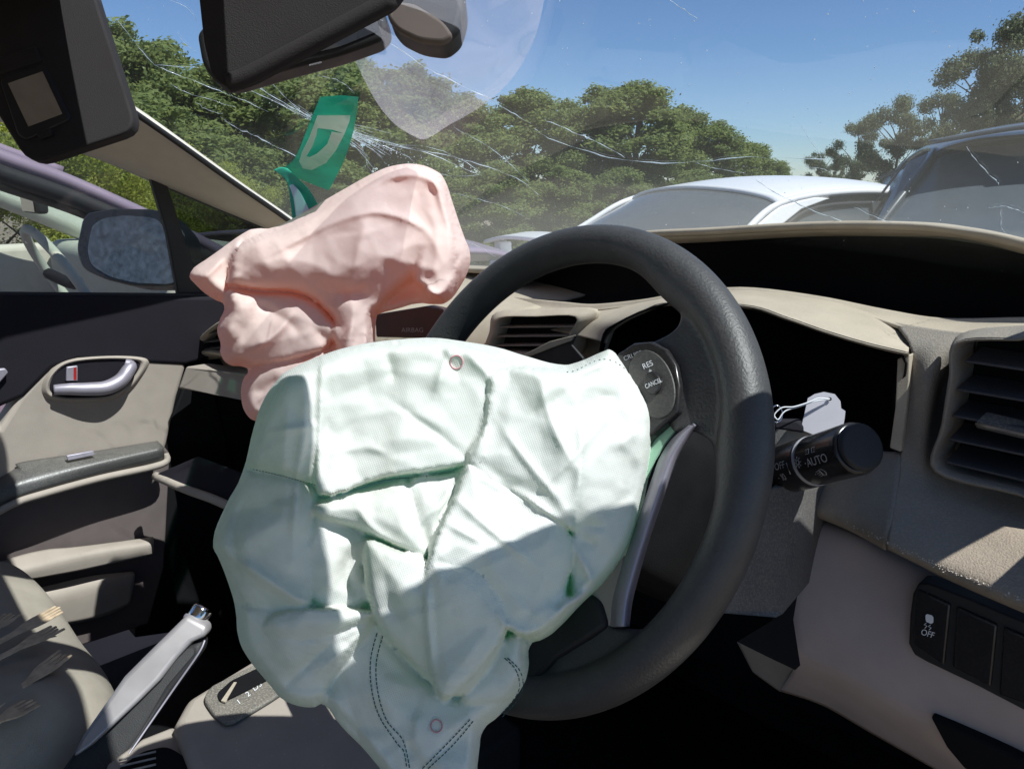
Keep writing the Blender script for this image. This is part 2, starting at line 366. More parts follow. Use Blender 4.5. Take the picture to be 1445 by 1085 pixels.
def cloth(name, outline, edge, lobes, creases, wr, depth, scale, m, parent, step=3.4, seed=1, backh=60, fs=1., wp=14):
    OL = resample(smooth2([tuple(np.array(a) * .72 + np.array(b) * .28) for i_, a in enumerate(outline) for b in (outline[i_ - 1], outline[(i_ + 1) % len(outline)])], 2), step * .8)
    X0, X1 = min(p[0] for p in OL), max(p[0] for p in OL); Y0, Y1 = min(p[1] for p in OL), max(p[1] for p in OL)
    gx, gy = np.meshgrid(np.arange(X0, X1, step), np.arange(Y0, Y1, step * .87)); gx = gx + (np.arange(gx.shape[0]) % 2)[:, None] * step / 2
    gx = gx.ravel(); gy = gy.ravel(); gx += np.random.uniform(-.3, .3, gx.shape); gy += np.random.uniform(-.3, .3, gy.shape)
    LB = [(resample(smooth2(l[0], 4), step * .8), *l[1:]) for l in lobes]
    ring_ = []
    for l in LB:
        pl = l[0]; n = len(pl)
        for i in range(n):
            a = pl[(i - 1) % n]; b = pl[(i + 1) % n]; tx, ty = b[0] - a[0], b[1] - a[1]; q = math.hypot(tx, ty) + 1e-9
            for s in (-1.1, 1.1): ring_.append((pl[i][0] - ty / q * s, pl[i][1] + tx / q * s))
    dl = np.full(gx.shape, 1e9)
    for l in LB: dl = np.minimum(dl, seg_dist(gx, gy, l[0]))
    dd = seg_dist(gx, gy, OL); k = inside(gx, gy, OL) & (dd > step * .6) & (dl > 2.2)
    gx, gy = gx[k], gy[k]
    if ring_:
        rx = np.array([p[0] for p in ring_]); ry = np.array([p[1] for p in ring_])
        k = inside(rx, ry, OL) & (seg_dist(rx, ry, OL) > step * .6); rx, ry = rx[k], ry[k]
        gx = np.r_[gx, rx]; gy = np.r_[gy, ry]
    nb = len(OL); X = np.r_[[p[0] for p in OL], gx]; Y = np.r_[[p[1] for p in OL], gy]
    res = delaunay_2d_cdt([Vector((a, b)) for a, b in zip(X, Y)], [(i, (i + 1) % nb) for i in range(nb)], [], 1, .05)
    vo = res[0]; tris = res[2]
    X = np.array([v.x for v in vo]); Y = np.array([v.y for v in vo])
    cl = [[(a, b) for a, b in c[0]] for c in creases]; CR = [(smooth2(c[0], 4, False), c[1], c[2]) for c in creases]
    H = cloth_height(X, Y, OL, edge, LB, CR, wr, seed, fs, wp)
    # a few relaxation passes so folds roll instead of breaking
    E = np.array([(t[i], t[(i + 1) % 3]) for t in tris for i in range(3)])
    bd = seg_dist(X, Y, OL) < .5
    for _ in range(2):
        acc = np.zeros(len(X)); cnt = np.zeros(len(X))
        np.add.at(acc, E[:, 0], H[E[:, 1]]); np.add.at(cnt, E[:, 0], 1); np.add.at(acc, E[:, 1], H[E[:, 0]]); np.add.at(cnt, E[:, 1], 1)
        Hn = np.where(cnt > 0, acc / np.maximum(cnt, 1), H); H = np.where(bd, H, H * .45 + Hn * .55)
    D = np.array([depth(a, b) for a, b in zip(X, Y)]) - H * scale
    verts = [P(a, b, c) for a, b, c in zip(X, Y, D)]
    faces = [list(t) for t in tris]
    # back of the bag: same outline, bulging the other way, coarser relief
    db = seg_dist(X, Y, OL); tt = np.clip(db / 90., 0, 1); HB = backh * np.sqrt(1 - (1 - tt) ** 2) + 8 * vnoise(X, Y, 60, seed + 9) * tt
    n0 = len(verts); remap = {}
    DB = np.array([depth(a, b) for a, b in zip(X, Y)]) + HB * scale
    for i in range(len(X)):
        if bd[i]: remap[i] = i
        else: remap[i] = len(verts); verts.append(P(X[i], Y[i], DB[i]))
    faces += [[remap[i] for i in reversed(t)] for t in tris]
    uv = [(a * .5, b * .5) for a, b in zip(X, Y)] + [(X[i] * .5, Y[i] * .5) for i in range(len(X)) if not bd[i]]
    o = meshobj(name, verts, faces, m, parent, uv=uv)
    kt = KDTree(len(X))
    for i in range(len(X)): kt.insert((X[i], Y[i], 0), i)
    kt.balance()
    def on(px, py, off=.0012):
        w_ = 0; h = 0
        for co, ix, ds_ in kt.find_n((px, py, 0), 4): q_ = 1 / (ds_ + .3) ** 2; w_ += q_; h += q_ * H[ix]
        return P(px, py, depth(px, py) - h / w_ * scale - off)
    return o, on

# ================================================================== THE PLACE
# ------------------------------------------------------------------ ground
m_ground = mat('dry gravel ground', (.20, .17, .13), .95, var=.35, vscale=1.5, bump=.5, bscale=40)
gv = []; gf = []
nx = 60
for j in range(nx):
    for i in range(nx):
        X = -220 + 440 * i / (nx - 1); Y = -220 + 440 * j / (nx - 1)
        r = math.hypot(X, Y); z = -.26 * min(1, max(0, (Y - 2.0)) / 4) - (.0 if r < 6 else .002 * (r - 6))
        gv.append((X, Y, z))
# finer near sheet is not needed: the slope is gentle
for j in range(nx - 1):
    for i in range(nx - 1):
        a = j * nx + i; gf.append([a, a + 1, a + nx + 1, a + nx])
g = meshobj('ground', gv, gf, m_ground); g['kind'] = 'structure'

# ------------------------------------------------------------------ trees
def leafmat(name, c1, c2):
    m = bpy.data.materials.new(name); m.use_nodes = True; n = m.node_tree.nodes; L = m.node_tree.links; b = n['Principled BSDF']
    ge = n.new('ShaderNodeNewGeometry'); mx = n.new('ShaderNodeMix'); mx.data_type = 'RGBA'
    L.new(ge.outputs['Random Per Island'], mx.inputs[0]); mx.inputs[6].default_value = (*c1, 1); mx.inputs[7].default_value = (*c2, 1)
    L.new(mx.outputs[2], b.inputs['Base Color']); b.inputs['Roughness'].default_value = .6; b.inputs['Specular IOR Level'].default_value = .25
    t = n.new('ShaderNodeBsdfTranslucent'); hs = n.new('ShaderNodeHueSaturation'); hs.inputs['Value'].default_value = 1.4; hs.inputs['Hue'].default_value = .485
    L.new(mx.outputs[2], hs.inputs['Color']); L.new(hs.outputs[0], t.inputs[0])
    ms = n.new('ShaderNodeMixShader'); ms.inputs[0].default_value = .5; L.new(b.outputs[0], ms.inputs[1]); L.new(t.outputs[0], ms.inputs[2]); L.new(ms.outputs[0], n['Material Output'].inputs[0])
    return m
m_leaf = [leafmat('dense pine foliage', (.13, .18, .055), (.22, .27, .09)), leafmat('gum foliage', (.085, .11, .06), (.17, .19, .10)), leafmat('sunny shrub foliage', (.16, .21, .03), (.34, .38, .07))]
m_bark = mat('bark', (.13, .10, .075), .95, var=.3, vscale=8)
def crown_mesh(name, seed, style, n):
    rs = np.random.RandomState(seed)
    # blobs (unit tree: height 1)
    bl = []
    if style == 0:
        for k in range(85):
            h = rs.uniform(.04, .93); rr = .27 * (1 - ((h - .3) / .75) ** 2 if h > .3 else .85 + h * .5) ; a = rs.uniform(0, 6.283); q = rr * rs.uniform(.2, 1)
            bl.append((q * math.cos(a), q * math.sin(a), h, rs.uniform(.035, .075)))
        bl.append((0, 0, .95, .05))
    elif style == 1:
        for k in range(30):
            h = rs.uniform(.42, .97); rr = .34 * math.sin(min(1, (h - .3) / .75) * 2.6); a = rs.uniform(0, 6.283); q = rr * rs.uniform(.15, 1)
            bl.append((q * math.cos(a), q * math.sin(a), h, rs.uniform(.035, .085)))
    else:
        for k in range(40):
            h = rs.uniform(.05, .9); rr = .42 * math.sqrt(max(.05, 1 - h * h)); a = rs.uniform(0, 6.283); q = rr * rs.uniform(.3, 1)
            bl.append((q * math.cos(a), q * math.sin(a), h, rs.uniform(.06, .12)))
    bl = np.array(bl); wts = bl[:, 3] ** 2; wts /= wts.sum()
    k = rs.choice(len(bl), n, p=wts); d = rs.normal(size=(n, 3)); d /= np.linalg.norm(d, axis=1)[:, None]
    rad = bl[k, 3] * rs.uniform(.25, 1.0, n) ** .45 * (1 + .25 * rs.normal(size=n)); c = bl[k, :3] + d * rad[:, None] * [1, 1, .8]
    nrm = d + rs.normal(size=(n, 3)) * .6; nrm /= np.linalg.norm(nrm, axis=1)[:, None]
    u = np.cross(nrm, rs.normal(size=(n, 3))); u /= np.linalg.norm(u, axis=1)[:, None]; v = np.cross(nrm, u)
    s = rs.uniform(.005, .0122, n)[:, None] * (1.0, .85, .62)[style]
    V = np.stack([c - u * s, c + v * s * .55, c + u * s * 1.2, c - v * s * .55], 1).reshape(-1, 3)
    me = bpy.data.meshes.new(name); me.vertices.add(4 * n); me.vertices.foreach_set('co', V.ravel().astype(np.float32))
    me.loops.add(4 * n); me.loops.foreach_set('vertex_index', np.arange(4 * n, dtype=np.int32)); me.polygons.add(n)
    me.polygons.foreach_set('loop_start', np.arange(0, 4 * n, 4, dtype=np.int32)); me.update(calc_edges=True); me.validate()
    me.materials.append(m_leaf[style]); return me, bl
def trunk_mesh(name, bl, style):
    root = thing('tmp', (0, 0, 0), None, None)
    v = []; f = []
    def limb(a, b, r0, r1, seg=4):
        nonlocal v, f
        a, b = Vector(a), Vector(b); t = (b - a).normalized(); u = t.orthogonal().normalized(); q = t.cross(u); base = len(v)
        for i in range(seg + 1):
            k = i / seg; p = a.lerp(b, k) + Vector((math.sin(k * 3 + a.x * 40), math.cos(k * 4 + b.y * 40), 0)) * .008 * k * (1 - k) * 4; r = r0 + (r1 - r0) * k
            for j in range(6): an = j * math.pi / 3; v.append(p + (u * math.cos(an) + q * math.sin(an)) * r)
        for i in range(seg):
            for j in range(6): l = (j + 1) % 6; f.append([base + i * 6 + j, base + i * 6 + l, base + i * 6 + 6 + l, base + i * 6 + 6 + j])
    limb((0, 0, -.02), (.01, .0, .5), .017, .011, 6); limb((.01, 0, .5), (0, .01, .9), .011, .003, 5)
    for x, y, z, r in bl[::2]:
        h = max(.08, z - .18); limb((0, 0, h), (x * .95, y * .95, z), .006, .0015)
    bpy.data.objects.remove(root)
    me = bpy.data.meshes.new(name); me.from_pydata([tuple(p) for p in v], [], f); me.polygons.foreach_set('use_smooth', [True] * len(f)); me.materials.append(m_bark); return me
TM = []
for style, cnt, n in ((0, 3, 36000), (1, 2, 21000), (2, 2, 45000)):
    for k in range(cnt):
        cm, bl = crown_mesh('crown', 10 * style + k + 1, style, n); TM.append((style, cm, trunk_mesh('trunk', bl, style)))
def tree(px, topy, dist, style, label, group, wid=1., seed=0):
    r = ray(px, topy); rh = math.hypot(r.x, r.y); p = CAM + r * (dist / rh)
    r2 = random.Random(seed); opts = [t for t in TM if t[0] == style]; st = opts[seed % len(opts)]
    gz = -.4 - .002 * dist; hgt = p.z - gz
    o = bpy.data.objects.new({0: 'pine_tree', 1: 'gum_tree', 2: 'roadside_shrub'}[style], None); COL.objects.link(o); tag(o, label, 'tree' if style < 2 else 'shrub', group)
    o.location = (p.x, p.y, gz); o.rotation_euler = (0, 0, r2.uniform(0, 6.28)); o.scale = (hgt * wid, hgt * wid, hgt)
    for nm, me in (('trunk', st[2]), ('crown', st[1])):
        c = bpy.data.objects.new(nm, me); COL.objects.link(c); c.parent = o
front = [(165, 22, 15), (232, 52, 17), (300, 85, 16), (372, 112, 17), (432, 92, 15), (505, 78, 16), (585, 84, 18), (655, 128, 19), (742, 122, 20), (800, 138, 19),
         (842, 118, 20), (905, 112, 19), (962, 146, 21), (1015, 168, 22), (1062, 200, 24), (1105, 226, 27)]
wheres = ['at the far left, half behind the folded visor', 'left part of the windscreen beside the dark visor edge', 'just left of the rear-view mirror', 'directly below the rear-view mirror',
          'above the green sticker', 'right of the green sticker, behind the mirror tip', 'seen through the airbag reflection', 'just right of the airbag reflection tip', 'first rounded crown right of the airbag reflection',
          'low crown between two taller rounded ones', 'left of the tallest crown mid windscreen', 'tallest crown above the steering wheel', 'right shoulder of the tallest crown', 'stepping down above the white car rear window',
          'small one above the white car roof', 'smallest, where the row meets the blue sky gap']
for i, (px, ty, d) in enumerate(front):
    tree(px, ty, d, 0, 'dense green pine tree ' + wheres[i], 'row of pine trees behind the parked cars', 1.35 + .2 * (i % 3), i)
for i, (px, ty, d) in enumerate([(200, 130, 11), (330, 190, 12), (470, 215, 11.5), (610, 220, 12.5), (700, 225, 13), (790, 232, 14), (880, 235, 15), (985, 238, 17)]):
    tree(px, ty, d, 0, ['low green pine growing in front of the row at far left', 'low pine below the rear-view mirror', 'low pine directly behind the green sticker', 'low pine behind the pink airbag top', 'low pine between pink airbag and steering wheel', 'low pine above the steering wheel top left', 'low pine above the white car boot', 'low pine behind the white car rear window'][i], 'low pines in front of the tree row', 1.9, i + 5)
for i, (px, ty, d) in enumerate([(1165, 212, 30), (1215, 168, 27), (1275, 136, 24), (1335, 128, 24), (1395, 75, 22), (1445, 22, 21), (1500, 40, 20), (1180, 232, 36), (1310, 180, 30), (1400, 150, 28)]):
    tree(px, ty, d, 1, ['thin small gum tree at the left end of the right group', 'gum tree with airy crown second from the sky gap', 'open crowned gum tree above the dark car edge', 'broad gum tree above the dark car roof start', 'tall gum tree near the right edge of the windscreen', 'tallest gum tree at the right edge of the windscreen', 'gum tree beyond the right edge behind the pillar', 'far low gum tree filling the gap', 'far gum tree behind the open crowned one', 'far gum tree behind the tallest one'][i], 'gum trees on the right', .9, i)
for i, (px, ty, d) in enumerate([(-60, 100, 9), (30, 110, 8.5), (110, 150, 9), (190, 175, 9.5), (265, 190, 10), (330, 235, 11)]):
    tree(px, ty, d, 2, ['sunny yellow green shrub left of the visor', 'sunny yellow green shrub below the visor corner', 'sunny yellow green shrub over the purple car roof', 'sunny yellow green shrub above the door mirror', 'sunny yellow green shrub beside the quarter window bar', 'shaded shrub seen through the quarter window'][i], 'shrubs beyond the neighbouring car', 1.1, i)

# ------------------------------------------------------------------ parked cars outside
def paint(name, c, met=.0): return mat(name, c, .35, met, var=.03, coat=.35, dust=.12, dustcol=(.4, .38, .34))
m_wpaint = paint('white car paint', (.80, .80, .80)); m_dpaint = paint('dark blue grey car paint', (.035, .045, .055), .1); m_ppaint = paint('mauve car paint', (.36, .27, .36), .3)
m_cglass = mat('tinted car glass', (.05, .065, .08), .12, 0, var=.05, dust=.10, dustcol=(.45, .45, .42)); m_seal = mat('rubber seal', (.012, .012, .016), .7)
m_thin = glassmat('side car glass', (.72, .82, .80), .06, .06, (.6, .65, .62))
m_tyre = mat('tyre rubber', (.02, .02, .02), .85); m_alloy = mat('alloy rim', (.5, .5, .52), .35, .8)
m_red = mat('tail lamp red', (.35, .02, .02), .2); m_clip = mat('cream cabin trim', (.55, .54, .46), .8, var=.05)
def car(name, loc, rz, paintm, label, roof=1.42, spoiler=False, glass=None, tumble=.36, wiper=False):
    """Saloon: lofted hull from cross sections; x across, y forward, rear at y=0."""
    root = thing(name, (0, 0, 0), label, 'car')
    hw = .88; glass = glass or m_cglass
    # hull sections (y, half width, sill z, belt z)
    rows = []
    for y, w_, zb, zt in ((0, .70, .42, .92), (.06, .80, .32, 1.0), (.5, .87, .25, 1.03), (1.5, .89, .22, .98), (2.6, .89, .22, .95), (3.4, .86, .22, .88), (4.1, .80, .25, .78), (4.42, .66, .32, .62)):
        rows.append([Vector((-w_ * .96, y, zb)), Vector((-w_, y, (zb + zt) / 2)), Vector((-w_ * .95, y, zt - .03)), Vector((-w_ * .72, y, zt + .015)), Vector((0, y, zt + .04)), Vector((w_ * .72, y, zt + .015)), Vector((w_ * .95, y, zt - .03)), Vector((w_, y, (zb + zt) / 2)), Vector((w_ * .96, y, zb))])
    patch('body', rows, paintm, root, 5, .01)
    end = rows[0]; slab('rear_panel', [p + Vector((0, .01, 0)) for p in end], (0, .04, 0), paintm, root, .01)
    slab('front_panel', [p + Vector((0, -.05, 0)) for p in rows[-1]], (0, .03, 0), paintm, root, .01)
    # greenhouse skin: roof with pillars
    def gx(z): return .80 - tumble * max(0, z - .98)
    zb, zr = .99, roof
    prof = [(.45, zb), (.80, zb + .20), (1.15, zr - .06), (1.7, zr), (2.3, zr - .01), (2.75, zr - .10), (3.25, zb + .08), (3.45, zb - .02)]
    rr = [[Vector((-gx(z) , y, z)), Vector((-gx(z) * .85, y, z + .04)), Vector((-gx(z) * .5, y - .03, z + .075)), Vector((0, y - .05, z + .09)), Vector((gx(z) * .5, y - .03, z + .075)), Vector((gx(z) * .85, y, z + .04)), Vector((gx(z), y, z))] for y, z in prof]
    patch('rear_window', [[p + Vector((0, 0, 0)) for p in q] for q in rr[0:3]], glass, root, 6, .004)
    patch('roof', rr[2:6], paintm, root, 6, .02)
    patch('windscreen_pane', rr[5:8], glass, root, 6, .004)
    for s in (-1, 1):
        ed = [Vector((s * (gx(z) + .004), y, z + .012)) for y, z in prof]
        tube('roof_pillar', ed, lambda t: .020, paintm, root, 8, 6)
        # C pillar panel + side glass
        slab('quarter_panel', [(s * gx(.99), .40, .95), (s * gx(1.01), .47, 1.0), (s * gx(1.2), .80, zb + .20), (s * gx(roof - .06), 1.15, roof - .055), (s * gx(roof - .02), 1.45, roof - .01), (s * gx(roof - .02), 1.60, roof - .02), (s * gx(1.33), 1.32, roof - .08), (s * gx(1.25), 1.12, 1.25), (s * gx(1.12), .98, 1.12), (s * gx(1.0), .90, .97)], (s * .02, 0, 0), paintm, root, .01)
        slab('side_window', [(s * (gx(.98) - .01), .85, .97), (s * (gx(roof) - .0), 1.3, roof - .06), (s * gx(roof), 2.3, roof - .05), (s * gx(1.3), 2.7, roof - .13), (s * gx(1.05), 3.2, 1.03), (s * gx(.98), 3.25, .95)], (s * .006, 0, 0), glass, root)
        tube('window_seal', [(s * (gx(.98) + .024), .92, .985), (s * (gx(1.2) + .024), 1.08, 1.2), (s * (gx(roof) + .032), 1.48, roof - .07), (s * (gx(roof) + .022), 2.3, roof - .065), (s * (gx(1.25) + .016), 2.72, roof - .15)], .013, m_seal, root, 6, 5)
        slab('door_post', [(s * (gx(.98) + .002), 1.93, .97), (s * (gx(1.38) + .006), 1.98, roof - .05), (s * (gx(1.38) + .006), 2.06, roof - .05), (s * (gx(.98) + .002), 2.06, .97)], (s * .012, 0, 0), m_seal, root)
        for y in (.85, 3.55):
            wv = tube('wheel', [(s * .68, y, .31), (s * .90, y, .31)], .31, m_tyre, root, 28, 1, smoothpath=False)
            bevel(wv, .03)
            rimo = tube('rim', [(s * .80, y, .31), (s * .905, y, .31)], .2, m_alloy, wv, 20, 1, smoothpath=False)
        slab('tail_lamp', [(s * .45, -.012, .72), (s * .78, .03, .72), (s * .78, .05, .90), (s * .45, -.005, .90)], (0, .05, 0), m_red, root, .01)
    rbox('bumper', -.72, .72, -.06, .05, .35, .62, paintm, root, .03)
    if spoiler:
        patch('rear_spoiler', [[Vector((-.72, -.02, 1.10)), Vector((-.4, -.06, 1.15)), Vector((0, -.08, 1.165)), Vector((.4, -.06, 1.15)), Vector((.72, -.02, 1.10))], [Vector((-.72, .14, 1.12)), Vector((-.4, .12, 1.17)), Vector((0, .11, 1.185)), Vector((.4, .12, 1.17)), Vector((.72, .14, 1.12))]], paintm, root, 5, .022)
        for s in (-.6, .6): rbox('spoiler_foot', s - .04, s + .04, .01, .10, 1.0, 1.12, paintm, root, .01)
    if wiper:
        tube('rear_wiper', [(-.05, .44, 1.10), (.1, .52, 1.13), (.35, .56, 1.135), (.48, .56, 1.13)], .011, m_seal, root, 8, 4)
        tube('rear_wiper', [(.05, .55, 1.15), (.52, .55, 1.14)], .014, m_seal, root, 8, 1, smoothpath=False)
        patch('top_spoiler', [[Vector((-.52, .86, roof + .0)), Vector((0, .80, roof + .07)), Vector((.52, .86, roof + .0))], [Vector((-.50, 1.02, roof + .01)), Vector((0, .98, roof + .09)), Vector((.50, 1.02, roof + .01))], [Vector((-.46, 1.3, roof + .02)), Vector((0, 1.3, roof + .095)), Vector((.46, 1.3, roof + .02))]], paintm, root, 6, .02)
        slab('brake_light', [(-.12, .79, roof + .045), (.12, .79, roof + .045), (.12, .80, roof + .062), (-.12, .80, roof + .062)], (0, .01, 0), m_red, root)
    for s in (-.34, .34):
        rbox('head_restraint', s - .13, s + .13, 1.62, 1.72, .98, 1.16, m_seal, root, .04)
    root.location = loc; root.rotation_euler = (0, 0, rz)
    return root
# white saloon straight ahead, its tail towards us
pw = PZ(905, 262, 1.17); 
def place_car(px, dist): r = ray(px, 300); rh = math.hypot(r.x, r.y); return CAM.x + r.x * dist / rh, CAM.y + r.y * dist / rh
x_, y_ = place_car(770, 4.5)
car('parked_car', (x_, y_, -.34), math.radians(-14), m_wpaint, 'white saloon car with a raised rear spoiler parked beyond the dashboard', spoiler=True)
x_, y_ = place_car(1560, 3.6)
car('parked_car', (x_, y_, -.17), math.radians(24), m_dpaint, 'dark blue grey hatchback parked close at the right end of the windscreen', roof=1.50, tumble=.72, wiper=True)

# neighbour to the left: the same heading as ours
nb = thing('parked_car', (-3.4, 1.4, 0), 'mauve car parked alongside the left door, cream cabin seen through its side window', 'car')
XN = -2.62
rail = [PX(-260, 150, XN + .05), PX(-120, 176, XN + .04), PX(0, 222, XN + .02), PX(90, 254, XN), PX(180, 293, XN - .0), PX(260, 330, XN - .02), PX(330, 365, XN - .04), PX(420, 405, XN - .06)]
tube('roof_rail', rail, .022, m_ppaint, nb, 12, 6)
tube('window_seal', [p + Vector((.01, 0, -.046)) for p in rail], .026, m_seal, nb, 8, 6)
tube('inner_seal', [p + Vector((-.02, 0, -.078)) for p in rail], .016, m_seal, nb, 8, 6)
def dn(p, z): return Vector((p.x, p.y, z))
belt = .93
low = [PX(q, 418, XN + .02) for q in (-260, -120, 0, 90, 180, 260, 330, 420)]
patch('door_skin', [[Vector((XN + .03, p.y, .80)) for p in rail], [Vector((XN + .10, p.y, .70)) for p in rail], [Vector((XN + .10, p.y, .45)) for p in rail], [Vector((XN + .03, p.y, .25)) for p in rail]], m_ppaint, nb, 4, .02)
rbox('floor_pan', XN - 1.6, XN, -1.6, 3.2, .22, .30, m_ppaint, nb, .02)
rbox('far_door', XN - 1.62, XN - 1.52, -1.6, 1.9, .28, .88, m_clip, nb, .03)
# bonnet and its windscreen, dash
patch('bonnet', [[Vector((XN - 1.6, 1.55, .86)), Vector((XN - .8, 1.65, .92)), Vector((XN + .02, 1.50, .84))], [Vector((XN - 1.6, 2.4, .85)), Vector((XN - .8, 2.5, .9)), Vector((XN + .02, 2.35, .84))], [Vector((XN - 1.45, 3.2, .62)), Vector((XN - .8, 3.35, .68)), Vector((XN - .15, 3.15, .62))]], m_ppaint, nb, 6, .02)
rbox('dashboard_top', XN - 1.5, XN - .06, .95, 1.55, .55, .90, m_clip, nb, .05)
far = [Vector((p.x - 1.32 , p.y, p.z - .02)) for p in rail]
tube('far_roof_pillar', [p for p in far], .05, m_clip, nb, 10, 5)
patch('roof', [[p + Vector((-.02, 0, .01)) for p in rail[:4]], [p.lerp(q, .5) + Vector((0, 0, .04)) for p, q in zip(rail[:4], far[:4])], [q for q in far[:4]]], m_ppaint, nb, 5, .03)
patch('windscreen_pane', [[p + Vector((-.04, 0, -.01)) for p in rail[3:]], [p.lerp(q, .5) + Vector((0, .05, .03)) for p, q in zip(rail[3:], far[3:])], [q + Vector((.04, 0, 0)) for q in far[3:]]], m_thin, nb, 5, 0)
q0 = PX(50, 287, XN - .55)
nm = rbox('mirror', q0.x - .105, q0.x + .085, q0.y - .02, q0.y + .02, q0.z - .035, q0.z + .03, m_black, nb, .012)
rbox('mirror_glass', q0.x - .095, q0.x + .075, q0.y - .024, q0.y - .021, q0.z - .028, q0.z + .024, m_mirror, nb, 0)
tube('mirror_stalk', [q0 + Vector((0, .02, .01)), q0 + Vector((.02, .10, .05))], .02, m_black, nb, 8)
sw = PX(88, 392, XN - .32)
tube('steering_rim', [sw + Vector((math.cos(a) * .18, -math.sin(a) * .08, math.sin(a) * .165)) for a in [k * math.pi / 6 for k in range(12)]], .016, m_clip, nb, 10, 4, closed=True)
tube('steering_spoke', [sw + Vector((-.17, 0, 0)), sw + Vector((0, .02, -.02)), sw + Vector((.17, 0, 0))], .02, m_doordark, nb, 8)
rbox('seat_back', XN - .62, XN - .12, -.25, -.05, .35, 1.02, m_clip, nb, .06)
rbox('seat_back', XN - 1.40, XN - .90, -.25, -.05, .35, 1.02, m_clip, nb, .06)

# ================================================================== OUR CAR: shell
HEAD = .30
def gp(X, Y, off=0.): return Vector((X, Y, zg(X, Y) - off))
ws_root = thing('windscreen', (-.76, .7, 1.2), 'cracked dusty windscreen with long bright cracks spreading from a break on the passenger side', 'windscreen')
_pe = [G(60, 60), G(120, 108), G(190, 155), G(260, 205), G(330, 255), G(400, 303), G(440, 333), G(470, 352)]
_py = sorted([(p.y, p.x) for p in _pe])
def xl(Y): return float(np.interp(Y, [a for a, b in _py], [b for a, b in _py])) if Y <= _py[-1][0] else _py[-1][1] - .02 * min(1, (Y - _py[-1][0]) / .1)
def xr(Y): return -.02 - .05 * max(0, (.80 - Y)) / .45
rows = []
for k in range(7):
    t = k / 6; row = []
    for j in range(9):
        s = j / 8; X0 = -1.43 + 1.42 * s; Y = (yb(X0) + .01) * (1 - t) + HEAD * t - .02 * t; a, b = xl(Y), xr(Y); X = a + (b - a) * s
        row.append(gp(X, Y))
    rows.append(row)
glass_ = patch('glass', rows, m_screen, ws_root, 4, 0)
edge = [rows[k][0] for k in range(7)]
tube('rubber_seal', [p + Vector((0, 0, -.004)) for p in edge], .005, m_black, ws_root, 6, 4)
tube('rubber_seal', [p + Vector((0, -.0, -.006)) for p in rows[0]], .008, m_black, ws_root, 6, 4)

# pillars, roof, walls of the cabin
def struct(o): o['kind'] = 'structure'; return o
pt = [G(60, 60), G(120, 108), G(190, 155), G(260, 205), G(330, 255), G(400, 303), G(440, 333), G(470, 352)]
pb = [PX(-30, 150, -1.40), PX(30, 178, -1.42), PX(120, 213, -1.44), PX(170, 232, -1.45), PX(225, 256, -1.455), PX(310, 293, -1.46), PX(385, 325, -1.465), PX(420, 345, -1.47)]
pm = [a.lerp(b, .5) + Vector((.012, -.012, .012)) for a, b in zip(pt, pb)]
pt2 = [a + Vector((-.03, .03, -.005)) for a in pt]
pb2 = [b + Vector((-.05, .0, 0)) for b in pb]
struct(patch('left_pillar', [pt2, [p + Vector((-.002, 0, -.004)) for p in pt], [a.lerp(b, .22) + Vector((.006, -.006, .008)) for a, b in zip(pt, pb)], pm, [a.lerp(b, .8) + Vector((.010, -.008, .006)) for a, b in zip(pt, pb)], pb, pb2], m_pillar, None, 5, .006))
# right pillar: mirrored about the car's centre line, just outside the frame
rp = [gp(a, b) + Vector((0, 0, -.004)) for a, b in ((-.01, 1.0), (-.03, .80), (-.043, .62), (-.052, .48), (-.055, .36))] + [Vector((-.05, .2, 1.375)), Vector((-.05, -.2, 1.39)), Vector((-.05, -.9, 1.38)), Vector((-.05, -1.7, 1.25))]
struct(tube('right_pillar', rp, .046, m_pillar, None, 14, 5))
# roof lining with sheet above
def rz_(X, Y): return min(zg(X, HEAD) + .10 * (HEAD - Y), 1.435) - .02 * ((X + .76) / .6) ** 2
rrows = [[Vector((X, Y, rz_(X, Y))) for X in (-1.38, -1.25, -1.0, -.76, -.5, -.25, -.07)] for Y in (HEAD - .01, .15, -.1, -.6, -1.2, -1.7)]
struct(patch('roof', rrows, m_lining, None, 5, .03, thickdir=1))
struct(slab('rear_wall', [(-1.5, -1.75, .2), (-.02, -1.75, .2), (-.02, -1.75, .95), (-1.5, -1.75, .95)], (0, -.05, 0), m_beige))
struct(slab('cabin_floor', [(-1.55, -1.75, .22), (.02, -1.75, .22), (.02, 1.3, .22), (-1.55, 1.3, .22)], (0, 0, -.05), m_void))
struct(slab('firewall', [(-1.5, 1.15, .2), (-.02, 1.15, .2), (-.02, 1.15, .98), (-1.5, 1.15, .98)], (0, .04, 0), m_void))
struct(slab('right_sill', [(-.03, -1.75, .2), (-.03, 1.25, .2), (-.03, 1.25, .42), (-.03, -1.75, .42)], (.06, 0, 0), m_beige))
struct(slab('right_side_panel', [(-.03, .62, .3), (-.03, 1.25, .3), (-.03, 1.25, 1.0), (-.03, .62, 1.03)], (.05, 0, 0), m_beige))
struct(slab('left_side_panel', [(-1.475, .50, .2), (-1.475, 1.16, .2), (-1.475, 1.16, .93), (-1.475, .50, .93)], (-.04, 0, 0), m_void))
struct(slab('bonnet', [(-1.5, 1.17, .95), (-.0, 1.17, .95), (-.1, 2.2, .80), (-1.4, 2.2, .80)], (0, 0, -.03), m_dpaint))

# ================================================================== DASHBOARD
dash = thing('dashboard', (-.76, .75, .9), 'dusty tan dashboard with empty black instrument cavities and stripped upper display', 'dashboard')
